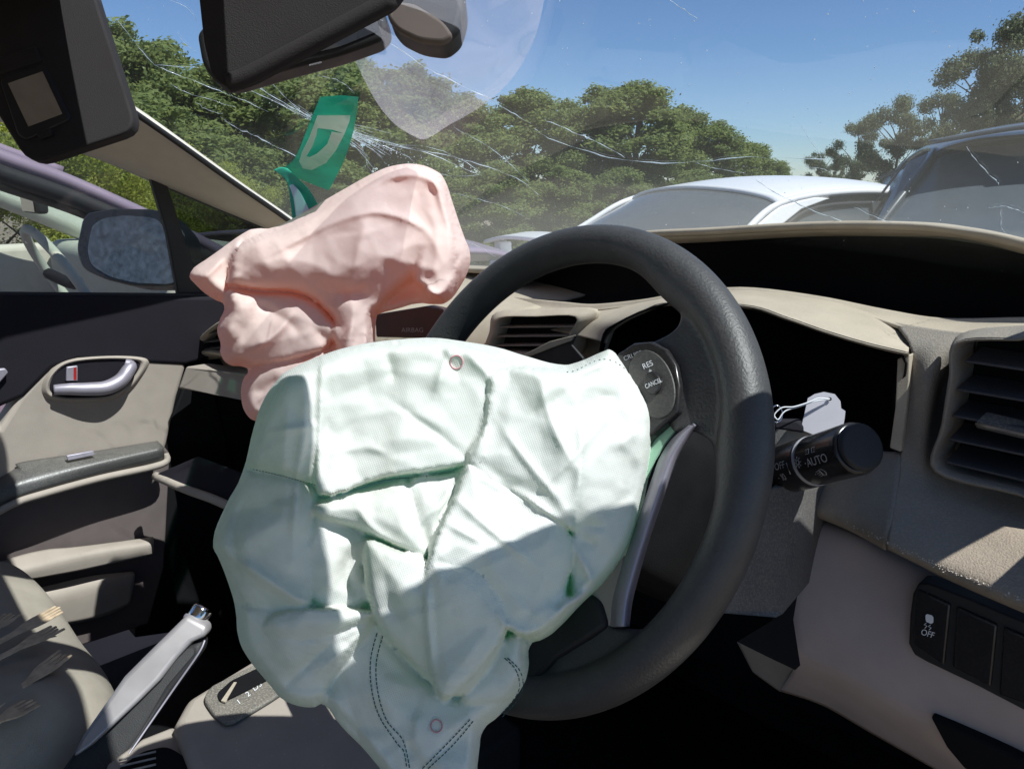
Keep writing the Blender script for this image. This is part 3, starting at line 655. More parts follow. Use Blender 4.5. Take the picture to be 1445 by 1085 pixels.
# upper pad from the screen base to the lip
lip = [(560, 372, .97), (640, 379, .94), (700, 381, .92), (760, 372, .90), (830, 345, .88), (905, 331, .86), (1000, 326, .85), (1150, 318, .84), (1290, 319, .83), (1370, 327, .83), (1445, 343, .82), (1540, 372, .81)]
L0 = [PY(*q) for q in lip]
base = []
for (x, y, Y), p in zip(lip, L0):
    Yb_ = yb(p.x) - .03
    base.append(PY(x, y + (3 if x > 820 else -2), max(Yb_, Y + .03)))
patch('upper_pad', [base, [a.lerp(b, .5) + Vector((0, 0, -.004)) for a, b in zip(base, L0)], L0, [PY(x, y + (4 if x > 1300 else 2), Y - .002) for x, y, Y in lip]], m_tan, dash, 6, .004)
# lip roll: shaded underside of the cove's upper edge
lc = lip[2:]
patch('cove_lip', [[PY(x, y + (4 if x > 1300 else 2), Y - .002) for x, y, Y in lc], [PY(x, y + 10, Y + .003) for x, y, Y in lc], [PY(x, y + 16, Y + .03) for x, y, Y in lc]], m_tan, dash, 6, .002)
bot = [(728, 420, .86), (760, 424, .85), (800, 428, .84), (840, 431, .83), (905, 425, .82), (960, 416, .81), (1045, 408, .80), (1150, 420, .80), (1250, 440, .80), (1330, 452, .80), (1445, 451, .80), (1540, 452, .80)]
cov_top = [PY(x, y + 14, Y + .03) for x, y, Y in [(728, 395, .91)] + lip[3:4] + lip[3:5] + lip[5:6] + lip[5:]][:12]
ct = [(728, 400, .90), (760, 384, .91), (800, 368, .91), (840, 352, .90), (905, 342, .89), (960, 338, .88), (1045, 335, .88), (1150, 330, .87), (1250, 330, .86), (1330, 334, .86), (1445, 356, .85), (1540, 384, .84)]
patch('display_cove', [[PY(*q) for q in ct], [PY(x, y + 6, Y + .06) for x, y, Y in ct], [PY(x, y - 12, Y + .10) for x, y, Y in bot], [PY(*q) for q in bot]], m_void, dash, 5, .002)
# hood over the instruments
ho = [(690, 452, .79), (760, 446, .79), (850, 438, .80), (905, 427, .81), (960, 417, .80), (1045, 409, .795), (1150, 421, .79), (1215, 437, .78), (1262, 460, .77), (1284, 488, .755)]
hi = [(850, 482, .72), (858, 470, .72), (878, 453, .71), (908, 438, .71), (945, 427, .71), (1050, 430, .70), (1110, 447, .69), (1165, 466, .69), (1225, 484, .69), (1282, 498, .69)]
patch('middle_pad', [[PY(x, y, Y) for x, y, Y in bot[:1] + bot], [PY(x, y + 12, Y - .015) for x, y, Y in bot[:1] + bot], [PY(*q) for q in [(600, 470, .78), (700, 448, .78), (760, 446, .79), (800, 444, .795), (850, 438, .80), (905, 430, .80), (960, 422, .795), (1045, 412, .79), (1150, 424, .785), (1262, 462, .76), (1340, 480, .73), (1445, 480, .72), (1540, 485, .70)]]], m_tan, dash, 5, .003)
patch('instrument_hood', [[PY(*q) for q in ho], [PY((a[0] + b[0]) / 2, (a[1] + b[1]) / 2 - 3, (a[2] + b[2]) / 2) for a, b in zip(ho, hi)], [PY(*q) for q in hi], [PY(x, y + 3, Y + .003) for x, y, Y in hi], [PY(x, y + 5, Y + .02) for x, y, Y in hi]], m_tan, dash, 6, .002)
# cavity behind the hood
loop = [(850, 482), (870, 458), (945, 429), (1050, 433), (1165, 469), (1270, 500), (1266, 560), (1257, 634), (1180, 660), (1000, 680), (880, 640), (846, 560)]
patch('instrument_cavity', [[PY(x, y, .70) for x, y in loop], [PY(x + (1050 - x) * .03, y + (540 - y) * .03 , .78) for x, y in loop], [PY(x + (1060 - x) * .08, y + (540 - y) * .05, .86) for x, y in loop], [PY(1060 + (x - 1060) * .5, 520 + (y - 520) * .5, .88) for x, y in loop], [PY(1060 + (x - 1060) * .02, 520 + (y - 520) * .02, .88) for x, y in loop]], m_void, dash, 4, .002, closed=True)
tube('loose_bulb', [PY(1052, 522, .83), PY(1060, 520, .80)], .006, m_greyprint, dash, 8, 2)
# trim right of the cavity
slab('side_trim', [PY(1266, 507, .705), PY(1284, 500, .705), PY(1283, 540, .700), PY(1271, 638, .686), PY(1255, 632, .686), PY(1263, 575, .694)], (0, .02, 0), m_tan, dash, .0012)
# face around the right vent
patch('right_face', [[PY(1262, 455, .77), PY(1330, 466, .74), PY(1400, 472, .73), PY(1480, 474, .72), PY(1560, 480, .70)],
                     [PY(1284, 488, .72), PY(1330, 492, .715), PY(1390, 488, .74), PY(1470, 490, .75), PY(1560, 496, .75)],
                     [PY(1284, 540, .705), PY(1316, 545, .70), PY(1345, 550, .76), PY(1460, 560, .80), PY(1560, 560, .80)],
                     [PY(1272, 637, .690), PY(1300, 652, .690), PY(1330, 668, .70), PY(1445, 700, .71), PY(1560, 730, .71)],
                     [PY(1262, 700, .655), PY(1300, 715, .655), PY(1345, 735, .655), PY(1445, 765, .65), PY(1560, 800, .64)],
                     [PY(1252, 764, .618), PY(1300, 786, .615), PY(1350, 808, .612), PY(1445, 848, .605), PY(1560, 895, .595)],
                     [PY(1250, 774, .632), PY(1298, 798, .63), PY(1348, 823, .63), PY(1445, 865, .625), PY(1560, 912, .615)]], m_gtan, dash, 6, .003)
patch('column_trim', [[PY(1095, 600, .73), PY(1160, 625, .715), PY(1215, 634, .705), PY(1271, 638, .692)], [PY(1100, 660, .70), PY(1160, 670, .685), PY(1215, 676, .675), PY(1266, 682, .664)],
                      [PY(1110, 714, .665), PY(1150, 722, .655), PY(1200, 740, .64), PY(1251, 765, .62)], [PY(1110, 722, .69), PY(1150, 730, .69), PY(1200, 750, .68), PY(1250, 777, .66)]], m_gtan, dash, 6, .003)
# vent on the right
vr = thing('air_vent', PY(1400, 580, .68), 'large right hand dashboard air vent with broad dark slats in the pillar shadow', 'air vent')
def VR(x, y, o=0.): return PY(x, y, .682 - o)
fr = [VR(1357, 484), VR(1440, 480), VR(1530, 484), VR(1530, 716), VR(1440, 690), VR(1328, 658), VR(1338, 600), VR(1349, 535)]
fro = [VR(1338, 478), VR(1440, 466), VR(1560, 470), VR(1560, 745), VR(1440, 712), VR(1306, 676), VR(1316, 600), VR(1327, 525)]
patch('frame', [[p + Vector((0, .03, 0)) for p in fro], [(a * .35 + b * .65) + Vector((0, -.004, 0)) for a, b in zip(fro, fr)], fr, [p + Vector((0, .05, 0)) for p in fr]], m_gtan, vr, 5, .002, closed=True)
slab('back_box', [p + Vector((0, .045, 0)) for p in fr], (0, .02, 0), m_void, vr)
for k, (yl, xl_, dr) in enumerate([(508, 1362, 14), (548, 1350, 17), (585, 1344, 20), (618, 1339, 23), (650, 1334, 27)]):
    a, b = VR(xl_, yl), VR(1530, yl + dr * 1.75)
    q = [a, b, b + Vector((0, .040, .005)), a + Vector((0, .040, .005))]
    slab('slat', q, (0, 0, -.0022), m_slat, vr, .0007, 2)
slab('thumb_slider', [VR(1378, 594, .004), VR(1500, 622, .004), VR(1500, 606, -.012), VR(1392, 580, -.012)], (0, 0, -.006), m_grey, vr, .001, 2)
_sl = [o_ for o_ in vr.children if o_.name.startswith('thumb_slider')][0]
slab('slider_trim', [VR(1376, 596, .0055), VR(1500, 624, .0055), VR(1500, 628, .0055), VR(1376, 600, .0055)], (0, .0015, 0), m_chrome, _sl)
# central vent left of the wheel gap
vc = thing('air_vent', PY(760, 470, .76), 'narrow centre dashboard air vent seen through the upper left of the steering wheel', 'air vent')
def VC(x, y, o=0.): return PY(x, y, .735 - o)
patch('centre_face', [[PY(500, 428, .74), PY(600, 428, .77), PY(700, 447, .78), PY(800, 446, .79), PY(870, 452, .78)], [PY(500, 520, .70), PY(600, 520, .73), PY(700, 520, .765), PY(800, 520, .765), PY(850, 520, .76)], [PY(500, 640, .70), PY(600, 640, .72), PY(700, 640, .74), PY(800, 640, .75), PY(850, 640, .76)]], m_tan, dash, 5, .003)
f2 = [VC(712, 449), VC(760, 447), VC(814, 447), VC(806, 470), VC(792, 496), VC(750, 497), VC(698, 492), VC(703, 470)]
f2o = [VC(690, 442), VC(760, 438), VC(832, 438), VC(822, 470), VC(806, 506), VC(750, 508), VC(676, 504), VC(680, 470)]
patch('frame', [[p + Vector((0, .015, 0)) for p in f2o], [(a * .3 + b * .7) + Vector((0, -.004, 0)) for a, b in zip(f2o, f2)], f2, [p + Vector((0, .045, 0)) for p in f2]], m_tan, vc, 4, .002, closed=True)
slab('back_box', [p + Vector((0, .017, 0)) for p in f2], (0, .02, 0), m_void, vc)
for y in (458, 471, 484):
    a, b = VC(704 - (y - 458) * .2, y + 3), VC(814 - (y - 458) * .6, y + 2)
    slab('slat', [a, b, b + Vector((0, .014, .001)), a + Vector((0, .014, .001))], (0, 0, -.002), m_gtan, vc, .0006, 2)
# broken cowl flap sticking up behind the bag
slab('broken_trim_flap', [PY(742, 500, .66), PY(775, 484, .66), PY(806, 478, .66), PY(812, 474, .66), PY(806, 487, .66), PY(822, 505, .66), PY(826, 530, .66), PY(740, 525, .66)], (0, .004, 0), m_black, dash, .001)
slab('broken_trim_edge', [PY(740, 500, .657), PY(775, 482, .657), PY(811, 473, .657), PY(806, 481, .657), PY(778, 491, .657), PY(742, 505, .657)], (.0, .003, 0), m_tan, dash, .0007)
# passenger side: face, airbag lid line, dark interior under it
patch('passenger_pad', [[Vector((X, yb(X) - .03, zg(X, yb(X) - .03) - .012)) for X in (-1.46, -1.3, -1.1, -.95, -.8)], [Vector((-1.46, .75, .965)), Vector((-1.3, .80, .98)), Vector((-1.1, .82, .985)), Vector((-.95, .84, .985)), Vector((-.8, .86, .985))],
                        [Vector((-1.46, .63, .925)), Vector((-1.3, .66, .94)), Vector((-1.1, .69, .945)), Vector((-.95, .73, .955)), Vector((-.8, .78, .965))], [Vector((-1.46, .60, .86)), Vector((-1.3, .62, .87)), Vector((-1.1, .65, .88)), Vector((-.95, .69, .88)), Vector((-.8, .75, .88))], [Vector((-1.46, .62, .80)), Vector((-1.3, .63, .80)), Vector((-1.1, .66, .80)), Vector((-.95, .70, .80)), Vector((-.8, .74, .80))]], m_tan, dash, 5, .003)
m_lid = mat('brown airbag lid', (.085, .045, .035), .6, bump=.3, bscale=800)
slab('airbag_lid', [PY(528, 444, .665), PY(600, 432, .69), PY(636, 440, .70), PY(622, 478, .69), PY(530, 476, .66)], (0, .02, 0), m_lid, dash, .003)
letters('lid_lettering', 'AIRBAG', pxmap(lambda a, b: PY(a, b, .662), 582, 466, 0, 9, 9), m_greyprint, dash)
# lower shelf at the left end
slab('passenger_shelf', [PX(262, 517, -1.40), PX(310, 524, -1.34), PX(356, 530, -1.24), PX(420, 540, -1.15), PX(420, 575, -1.15), PX(352, 566, -1.24), PX(305, 557, -1.34), PX(250, 548, -1.41)], (-.02, .05, -.005), m_beige, dash, .004)
vl = thing('air_vent', PX(295, 480, -1.38), 'small far left dashboard air vent beside the pink airbag', 'air vent')
def VL(x, y, o=0.): return PY(x, y, .575 - o)
f3 = [VL(290, 476), VL(306, 462), VL(336, 450), VL(340, 480), VL(335, 496), VL(300, 494), VL(284, 492)]
f3o = [VL(268, 488), VL(288, 462), VL(330, 434), VL(356, 440), VL(352, 514), VL(306, 508), VL(262, 510)]
patch('frame', [[p + Vector((0, .02, 0)) for p in f3o], [(a * .35 + b * .65) + Vector((0, -.004, 0)) for a, b in zip(f3o, f3)], f3, [p + Vector((0, .03, 0)) for p in f3]], m_tan, vl, 4, .002, closed=True)
slab('back_box', [p + Vector((0, .02, 0)) for p in f3], (0, .02, 0), m_void, vl)
for y in (468, 480, 490): slab('slat', [VL(284, y + 3), VL(340, y - 3), VL(340, y - 3) + Vector((0, .018, .004)), VL(284, y + 3) + Vector((0, .018, .004))], (0, 0, -.002), m_grey, vl, .0005, 2)
# passenger footwell: black lower dash and open glovebox lid edge
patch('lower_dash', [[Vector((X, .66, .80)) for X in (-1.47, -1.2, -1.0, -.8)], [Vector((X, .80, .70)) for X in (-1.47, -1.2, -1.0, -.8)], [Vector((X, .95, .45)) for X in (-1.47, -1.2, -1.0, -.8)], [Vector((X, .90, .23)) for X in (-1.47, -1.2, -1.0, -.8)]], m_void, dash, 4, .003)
slab('glovebox_lid', [PX(218, 668, -1.38), PX(250, 655, -1.36), PX(280, 642, -1.34), PX(350, 668, -1.22), PX(420, 700, -1.10), PX(430, 760, -1.05), PX(320, 712, -1.22)], (.0, .0, -.012), m_doordark, dash, .004)
tube('glovebox_edge', [PX(219, 671, -1.385), PX(262, 690, -1.31), PX(310, 708, -1.225), PX(370, 738, -1.12)], .008, m_beige, dash, 8)
# knee panel
patch('knee_panel', [[PY(1130, 722, .70), PY(1195, 742, .69), PY(1250, 770, .68), PY(1345, 816, .668), PY(1445, 858, .66), PY(1560, 905, .65)],
                     [PY(1124, 738, .67), PY(1190, 762, .665), PY(1245, 790, .66), PY(1340, 834, .65), PY(1445, 878, .645), PY(1560, 925, .64)],
                     [PY(1106, 820, .64), PY(1175, 845, .64), PY(1240, 870, .64), PY(1340, 905, .635), PY(1445, 945, .63), PY(1560, 985, .62)],
                     [PY(1108, 890, .63), PY(1165, 915, .63), PY(1230, 945, .63), PY(1340, 990, .63), PY(1445, 1030, .625), PY(1560, 1080, .62)],
                     [PY(1122, 936, .64), PY(1180, 960, .64), PY(1240, 995, .64), PY(1330, 1048, .64), PY(1420, 1100, .64), PY(1560, 1170, .63)],
                     [PY(1100, 975, .72), PY(1160, 995, .72), PY(1225, 1032, .72), PY(1310, 1080, .72), PY(1400, 1130, .72), PY(1560, 1200, .72)]], mat('lilac beige knee panel', LILAC, .8, bump=.25, bscale=900, var=.05), dash, 6, .003)
patch('knee_flange', [[PY(1040, 906, .70), PY(1082, 918, .675), PY(1123, 937, .64)], [PY(1050, 925, .715), PY(1085, 940, .70), PY(1114, 955, .68)], [PY(1062, 948, .73), PY(1085, 965, .725), PY(1101, 976, .72)]], m_beige, dash, 5, .003)
slab('dash_sun_block', [Vector((-1.46, .80, .86)), Vector((-.04, .92, .86)), Vector((-.04, 1.14, .88)), Vector((-1.46, 1.14, .88))], (0, 0, -.03), m_void, dash)  # unseen black slabs added to keep sun from leaking through to the floor
slab('dash_sun_block', [Vector((-1.0, .86, .86)), Vector((-.04, .93, .86)), Vector((-.04, 1.0, .40)), Vector((-1.0, 1.0, .40))], (0, .02, 0), m_void, dash)
slab('dash_sun_block', [Vector((-.95, .74, .72)), Vector((-.06, .74, .72)), Vector((-.06, 1.10, .74)), Vector((-.95, 1.10, .74))], (0, 0, -.02), m_void, dash)
slab('coin_pocket', [PY(1311, 1010, .622), PY(1400, 1050, .618), PY(1500, 1100, .61), PY(1500, 1160, .61), PY(1360, 1085, .62), PY(1335, 1055, .621)], (0, .012, 0), m_void, dash, .003)
# switches
swp = thing('switch_panel', PY(1380, 900, .63), 'gloss black switch bank with skid symbol button low on the right of the dash', 'switch panel')
def SP(x, y, o=0.):
    t = (y - 860) / 100.; return PY(x, y, .632 - .006 * t - o)
slab('bezel', [SP(1284, 868), SP(1288, 838), SP(1296, 823), SP(1310, 823), SP(1370, 846), SP(1445, 878), SP(1560, 925), SP(1560, 1045), SP(1445, 1002), SP(1380, 968), SP(1308, 934), SP(1290, 924), SP(1282, 908)], (0, .02, 0), m_black, swp, .0015)
for a, b, mt in (((1290, 832), (1341, 853), 0), ((1346, 856), (1407, 882), 1), ((1412, 885), (1480, 912), 1)):
    o = slab('switch_button', [SP(a[0] + 4, a[1], .003), SP(b[0], b[1], .003), SP(b[0] - 9, b[1] + 86 + (b[0] - 1341) * .02, .003), SP(a[0] - 2, a[1] + 76 + (a[0] - 1290) * .16, .003)], (0, .01, 0), m_gloss, swp, .0015)
letters('off_lettering', 'OFF', pxmap(lambda a, b: SP(a, b, .0045), 1309, 894, -17, 11, 12), m_white, swp)
icon = thing
pts = [(1306, 868), (1308, 866), (1315, 868), (1317, 871), (1317, 878), (1314, 880), (1307, 877), (1306, 873)]
slab('car_symbol', [SP(a, b, .0045) for a, b in pts], (0, .0003, 0), m_white, swp)
for dx in (0, 6): tube('skid_symbol', [SP(1307 + dx, 879 + dx * .4, .0045), SP(1304 + dx, 881 + dx * .4, .0045), SP(1308 + dx, 883 + dx * .4, .0045), SP(1305 + dx, 886 + dx * .4, .0045)], .00035, m_white, swp, 4, 1, smoothpath=False)

# ================================================================== COLUMN, STALK, KEY
colm = thing('steering_column', WC - WN * .12, 'dusty charcoal steering column shroud behind the wheel', 'steering column')
ax = -WN
def CC(s, u, v): return WC + ax * s + WU * u + WV * v
secs = []
for s, hw_, hh, dv in ((.03, .050, .050, 0), (.05, .062, .062, 0), (.09, .070, .074, -.005), (.15, .073, .080, -.012), (.22, .070, .082, -.02), (.30, .060, .07, -.03)):
    secs.append([CC(s, hw_ * math.copysign(abs(math.cos(a)) ** .5, math.cos(a)), dv + hh * math.copysign(abs(math.sin(a)) ** .5, math.sin(a))) for a in [k * math.pi / 8 + .01 for k in range(16)]])
patch('shroud', secs, m_shroud, colm, 4, .003, closed=True)
st = thing('light_stalk', P(1160, 640, .66), 'black light switch stalk with round end knob and white symbols', 'stalk')
kA, kB = P(1088, 668, .70), P(1214, 631, .585)
kd = (kB - kA).normalized(); kl = (kB - kA).length
def stalkr(t): return .0245 if t > .6 else (.0262 if t > .35 else .026)
tube('barrel', [kA.lerp(kB, -.35), kA.lerp(kB, .16)], lambda t: .0165 + .006 * t, m_gloss, st, 32, 1, smoothpath=False)
bevel(tube('middle_ring', [kA.lerp(kB, .15), kA.lerp(kB, .52)], .0215, m_gloss, st, 40, 1, smoothpath=False), .002)
bevel(tube('knob', [kA.lerp(kB, .535), kA.lerp(kB, .98)], .0208, m_gloss, st, 40, 1, smoothpath=False), .003)
bevel(tube('knob_cap', [kA.lerp(kB, .975), kA.lerp(kB, 1.03)], .0190, m_black, st, 40, 1, smoothpath=False), .004)
for t in (.527,): tube('collar_line', [kA.lerp(kB, t - .004), kA.lerp(kB, t + .004)], .0212, m_greyprint, st, 40, 1, smoothpath=False)
tc_ = (CAM - kA.lerp(kB, .7)); tc_ = (tc_ - kd * tc_.dot(kd)).normalized(); ts_ = kd.cross(tc_).normalized()
if ts_.dot(UP) < 0: ts_ = -ts_
def onstalk(t0, up0, rad, size):
    def f(x, y):
        a = up0 + y * size / rad; return kA + kd * (kl * t0 + x * size) + (tc_ * math.cos(a) + ts_ * math.sin(a)) * (rad + .00025)
    return f
letters('auto_lettering', '\u00b7AUTO', onstalk(.77, -.02, .0208, .0095), m_softprint, st)
letters('off_lettering', 'OFF', onstalk(.385, .18, .0215, .0085), m_softprint, st)
letters('fog_symbol', '\u00b7 I0', onstalk(.36, -.28, .0215, .0085), m_softprint, st)
def arc(f, pts, r=.00028, nm='symbol'): tube(nm, [f(*p) for p in pts], r, m_softprint, st, 4, 1, smoothpath=False)
fb = onstalk(.76, -.52, .0208, .001)
arc(fb, [(-1, -3), (2, -3), (4, -1), (4, 1), (2, 3), (-1, 3), (-1, -3)], nm='beam_symbol')
for yy in (-2.4, -.8, .8, 2.4): arc(fb, [(-6, yy - .8), (-2, yy)], nm='beam_symbol')
arc(fb, [(-8.5, 0), (-8, 0)], .0004, 'beam_symbol')
fp = onstalk(.74, .42, .0208, .001)
arc(fp, [(-5, -2), (-3, -2), (-3, 2), (-5, 2)], nm='lamp_symbol'); arc(fp, [(3, -2), (1, -2), (1, 2), (3, 2)], nm='lamp_symbol')
for yy in (-1.5, 0, 1.5): arc(fp, [(-7, yy * 1.3), (-5.6, yy)], nm='lamp_symbol'); arc(fp, [(5, yy * 1.3), (3.6, yy)], nm='lamp_symbol')
fs = onstalk(.585, .12, .0208, .001)
arc(fs, [(2 * math.cos(a), 2 * math.sin(a)) for a in [k * math.pi / 6 for k in range(13)]], nm='sun_symbol')
for k in range(8): a = k * math.pi / 4; arc(fs, [(3 * math.cos(a), 3 * math.sin(a)), (4.6 * math.cos(a), 4.6 * math.sin(a))], nm='sun_symbol')
arc(onstalk(.47, 0, .0215, .001), [(0, -5), (0, 5)], .0004, 'mark_line'); arc(onstalk(.30, .1, .0215, .001), [(-3, 0), (0, 0)], .0004, 'mark_line')
slab('stalk_root', [P(1084, 640, .71), P(1110, 604, .70), P(1150, 612, .70), P(1190, 625, .69), P(1100, 655, .69)], (0, .03, 0), m_tan, colm, .003)
slab('shroud_side', [P(1085, 690, .655), P(1128, 682, .665), P(1133, 700, .67), P(1118, 800, .665), P(1104, 868, .66), P(1096, 872, .65), P(1000, 865, .62), P(1020, 800, .62), P(1060, 740, .64)], (-.01, .08, 0), m_grey, colm, .004)
slab('shroud_gap', [P(1120, 682, .70), P(1138, 685, .70), P(1132, 760, .70), P(1112, 880, .69), P(1122, 945, .69), P(1080, 925, .69), P(1040, 905, .69), P(1090, 875, .69)], (0, .01, 0), m_void, colm)
slab('wiper_lever_root', [P(1062, 640, .72), P(1100, 600, .72), P(1140, 606, .72), P(1100, 640, .71)], (0, .02, 0), m_black, colm, .003)
tg = thing('key_tag', P(1160, 590, .665), 'blank white paper key tag with rounded shoulders hanging above the light stalk', 'tag')
tp = [(1140, 562), (1150, 556), (1163, 553), (1178, 556), (1186, 566), (1187, 576), (1193, 580), (1192, 590), (1188, 612), (1160, 618), (1130, 606), (1135, 585)]
slab('card', [P(a, b, .685 - (a - 1160) * .0002) for a, b in tp], FW * .0005, m_paper, tg)
bevel(tube('eyelet', [P(1171, 563, .6818), P(1171, 563, .6812)], .0016, m_void, tg, 12, 1, smoothpath=False), 0.0001)
tube('string', [P(1171, 563, .681), P(1155, 562, .680), P(1140, 568, .678), P(1120, 574, .676), P(1104, 575, .675), P(1094, 583, .675), P(1092, 590, .675)], .0006, m_white, tg, 6)
tube('string', [P(1171, 563, .681), P(1150, 566, .680), P(1130, 573, .678), P(1108, 580, .676), P(1098, 592, .675), P(1092, 586, .675)], .0006, m_white, tg, 6)
ky = thing('ignition_key', P(1110, 597, .69), 'dark ignition key left in the column with its head above the stalk', 'key')
slab('key_head', [P(1092, 592, .69), P(1126, 592, .69), P(1138, 603, .69), P(1134, 612, .69), P(1090, 606, .69)], (0, .008, 0), m_doordark, ky, .003)
tube('key_ring', [P(1096 + 8 * math.cos(k * math.pi / 4), 584 + 12 * math.sin(k * math.pi / 4), .684) for k in range(8)], .0007, m_chrome, ky, 6, 4, closed=True)

# ================================================================== STEERING WHEEL
wheel = thing('steering_wheel', WC, 'dusty grey moulded steering wheel with thumb rests and cruise buttons, burst open at the hub', 'steering wheel')
Rr = .185
def wpt(a, rr=Rr, off=0.): return WC + (WU * math.cos(a) + WV * math.sin(a)) * rr + WN * off
vv = []; ff = []; N1, N2 = 200, 28
def angpx(px, py): d = W(px, py) - WC; return math.atan2(d.dot(WV), d.dot(WU))
grips = [(angpx(945, 420), .0075, .20), (angpx(1008, 640), .006, .15)]
for i in range(N1):
    a = 2 * math.pi * i / N1; c = wpt(a); e = (WU * math.cos(a) + WV * math.sin(a))
    for k in range(N2):
        t = 2 * math.pi * k / N2; rr_ = .0172; ri = 0
        for ga, am, wd in grips:
            da = (a - ga + math.pi) % (2 * math.pi) - math.pi; ri += am * math.exp(-(da / wd) ** 2)
        ca = math.cos(t); rad_e = ca * (rr_ * .93) - (ri if ca < 0 else 0) * (-ca)
        vv.append(c + e * rad_e + WN * math.sin(t) * rr_ * 1.08)
for i in range(N1):
    for k in range(N2):
        j = (i + 1) % N1; l = (k + 1) % N2; ff.append([i * N2 + k, i * N2 + l, j * N2 + l, j * N2 + k])
fl = [  # flange polygons in the wheel's plane
    ([(897, 490), (925, 482), (945, 472), (957, 462), (962, 448), (960, 425), (1010, 420), (1050, 500), (1062, 600), (1040, 660), (1010, 650), (1004, 622), (988, 612), (970, 606), (950, 610), (930, 560), (905, 520)], -.010, .018),
    ([(745, 990), (730, 930), (790, 880), (835, 850), (862, 884), (905, 888), (950, 880), (960, 930), (880, 985), (800, 1010)], -.012, .016),
]
for poly, o0, th in fl:
    b0 = len(vv); n = len(poly)
    vv += [W(x, y, o0) for x, y in poly] + [W(x, y, o0 + th) for x, y in poly]
    ff += [list(range(b0, b0 + n)), list(range(b0 + 2 * n - 1, b0 + n - 1, -1))] + [[b0 + i, b0 + (i + 1) % n, b0 + n + (i + 1) % n, b0 + n + i] for i in range(n)]
rim = fixn(meshobj('rim', vv, ff, m_rim, wheel))
rm = rim.modifiers.new('fuse', 'REMESH'); rm.mode = 'VOXEL'; rm.voxel_size = .0019; rm.use_smooth_shade = True
sm = rim.modifiers.new('soften', 'SMOOTH'); sm.factor = .5; sm.iterations = 9
# hub pan behind the bag
hubp = [(700, 560), (830, 520), (890, 520), (950, 540), (968, 600), (950, 680), (900, 760), (860, 870), (780, 880), (700, 860), (650, 700)]
slab('hub', [W(x, y, -.028) for x, y in hubp], WN * .022, m_black, wheel, .006)
slab('lower_spoke', [W(845, 838, -.006), W(862, 850, -.006), W(872, 884, -.006), W(850, 900, -.006), W(800, 930, -.006), W(750, 985, -.006), W(722, 1010, -.006), W(700, 960, -.006), W(740, 905, -.006), W(805, 880, -.006)], WN * .014, m_black, wheel, .004)
slab('spoke_fillet', [W(826, 822, -.002), W(878, 760, -.002), W(886, 800, -.002), W(868, 884, -.002), W(858, 884, -.002), W(848, 852, -.002)], WN * .006, m_beige, wheel, .002)
# satin trim strip
ts = [(978, 600, 8), (962, 618, 13), (945, 645, 14), (932, 680, 14), (918, 720, 14), (903, 765, 14), (889, 810, 15), (879, 850, 15), (876, 884, 14)]
rowA = [W(x - w_, y, .004) for x, y, w_ in ts]; rowB = [W(x - w_ * .4, y, .013) for x, y, w_ in ts]; rowC = [W(x + w_ * .45, y, .012) for x, y, w_ in ts]; rowD = [W(x + w_ * .9, y, -.004) for x, y, w_ in ts]
patch('silver_trim', [rowA, rowB, rowC, rowD], m_silver, wheel, 6, .002)
slab('green_liner', [W(962, 598, .002), W(940, 626, .002), W(925, 650, .002), W(905, 700, .002), W(895, 660, .002), W(918, 628, .002), W(950, 590, .002)], WN * .002, mat('mint liner cloth', (.35, .6, .42), .8), wheel)
# button pod
pod = [(880, 505), (905, 489), (930, 487), (950, 497), (964, 520), (969, 548), (967, 585), (950, 600), (925, 622), (915, 640), (900, 560)]
slab('button_pod', [W(x, y, .004) for x, y in pod], WN * .010, m_gloss, wheel, .002)
cc = (926, 545)
def disc(name, cx, cy, rx, ry, rot, off, th, m, bev=.001):
    q = []
    for k in range(36):
        a = k * math.pi / 18; x, y = rx * math.cos(a), ry * math.sin(a); c_, s_ = math.cos(rot), math.sin(rot)
        q.append(W(cx + x * c_ - y * s_, cy + x * s_ + y * c_, off))
    return slab(name, q, WN * th, m, wheel, bev, 2)
disc('button_dial', 921, 543, 31, 50, -.30, .0135, .0016, m_spoke)
disc('cancel_button', 923, 541, 11.5, 16, -.15, .0150, .0028, m_gloss)
letters('res_lettering', 'RES', pxmap(lambda a, b: W(a, b, .0156), 914, 515, 24, 10, 11), m_white, wheel)
letters('plus_lettering', '+', pxmap(lambda a, b: W(a, b, .0156), 918, 524, 20, 10, 12), m_white, wheel)
letters('cancel_lettering', 'CANCEL', pxmap(lambda a, b: W(a, b, .0182), 922, 541, 24, 6.6, 9), m_white, wheel)
letters('cruise_lettering', 'CRUISE', pxmap(lambda a, b: W(a, b, .0145), 893, 502, 20, 8.5, 9), m_greyprint, wheel)

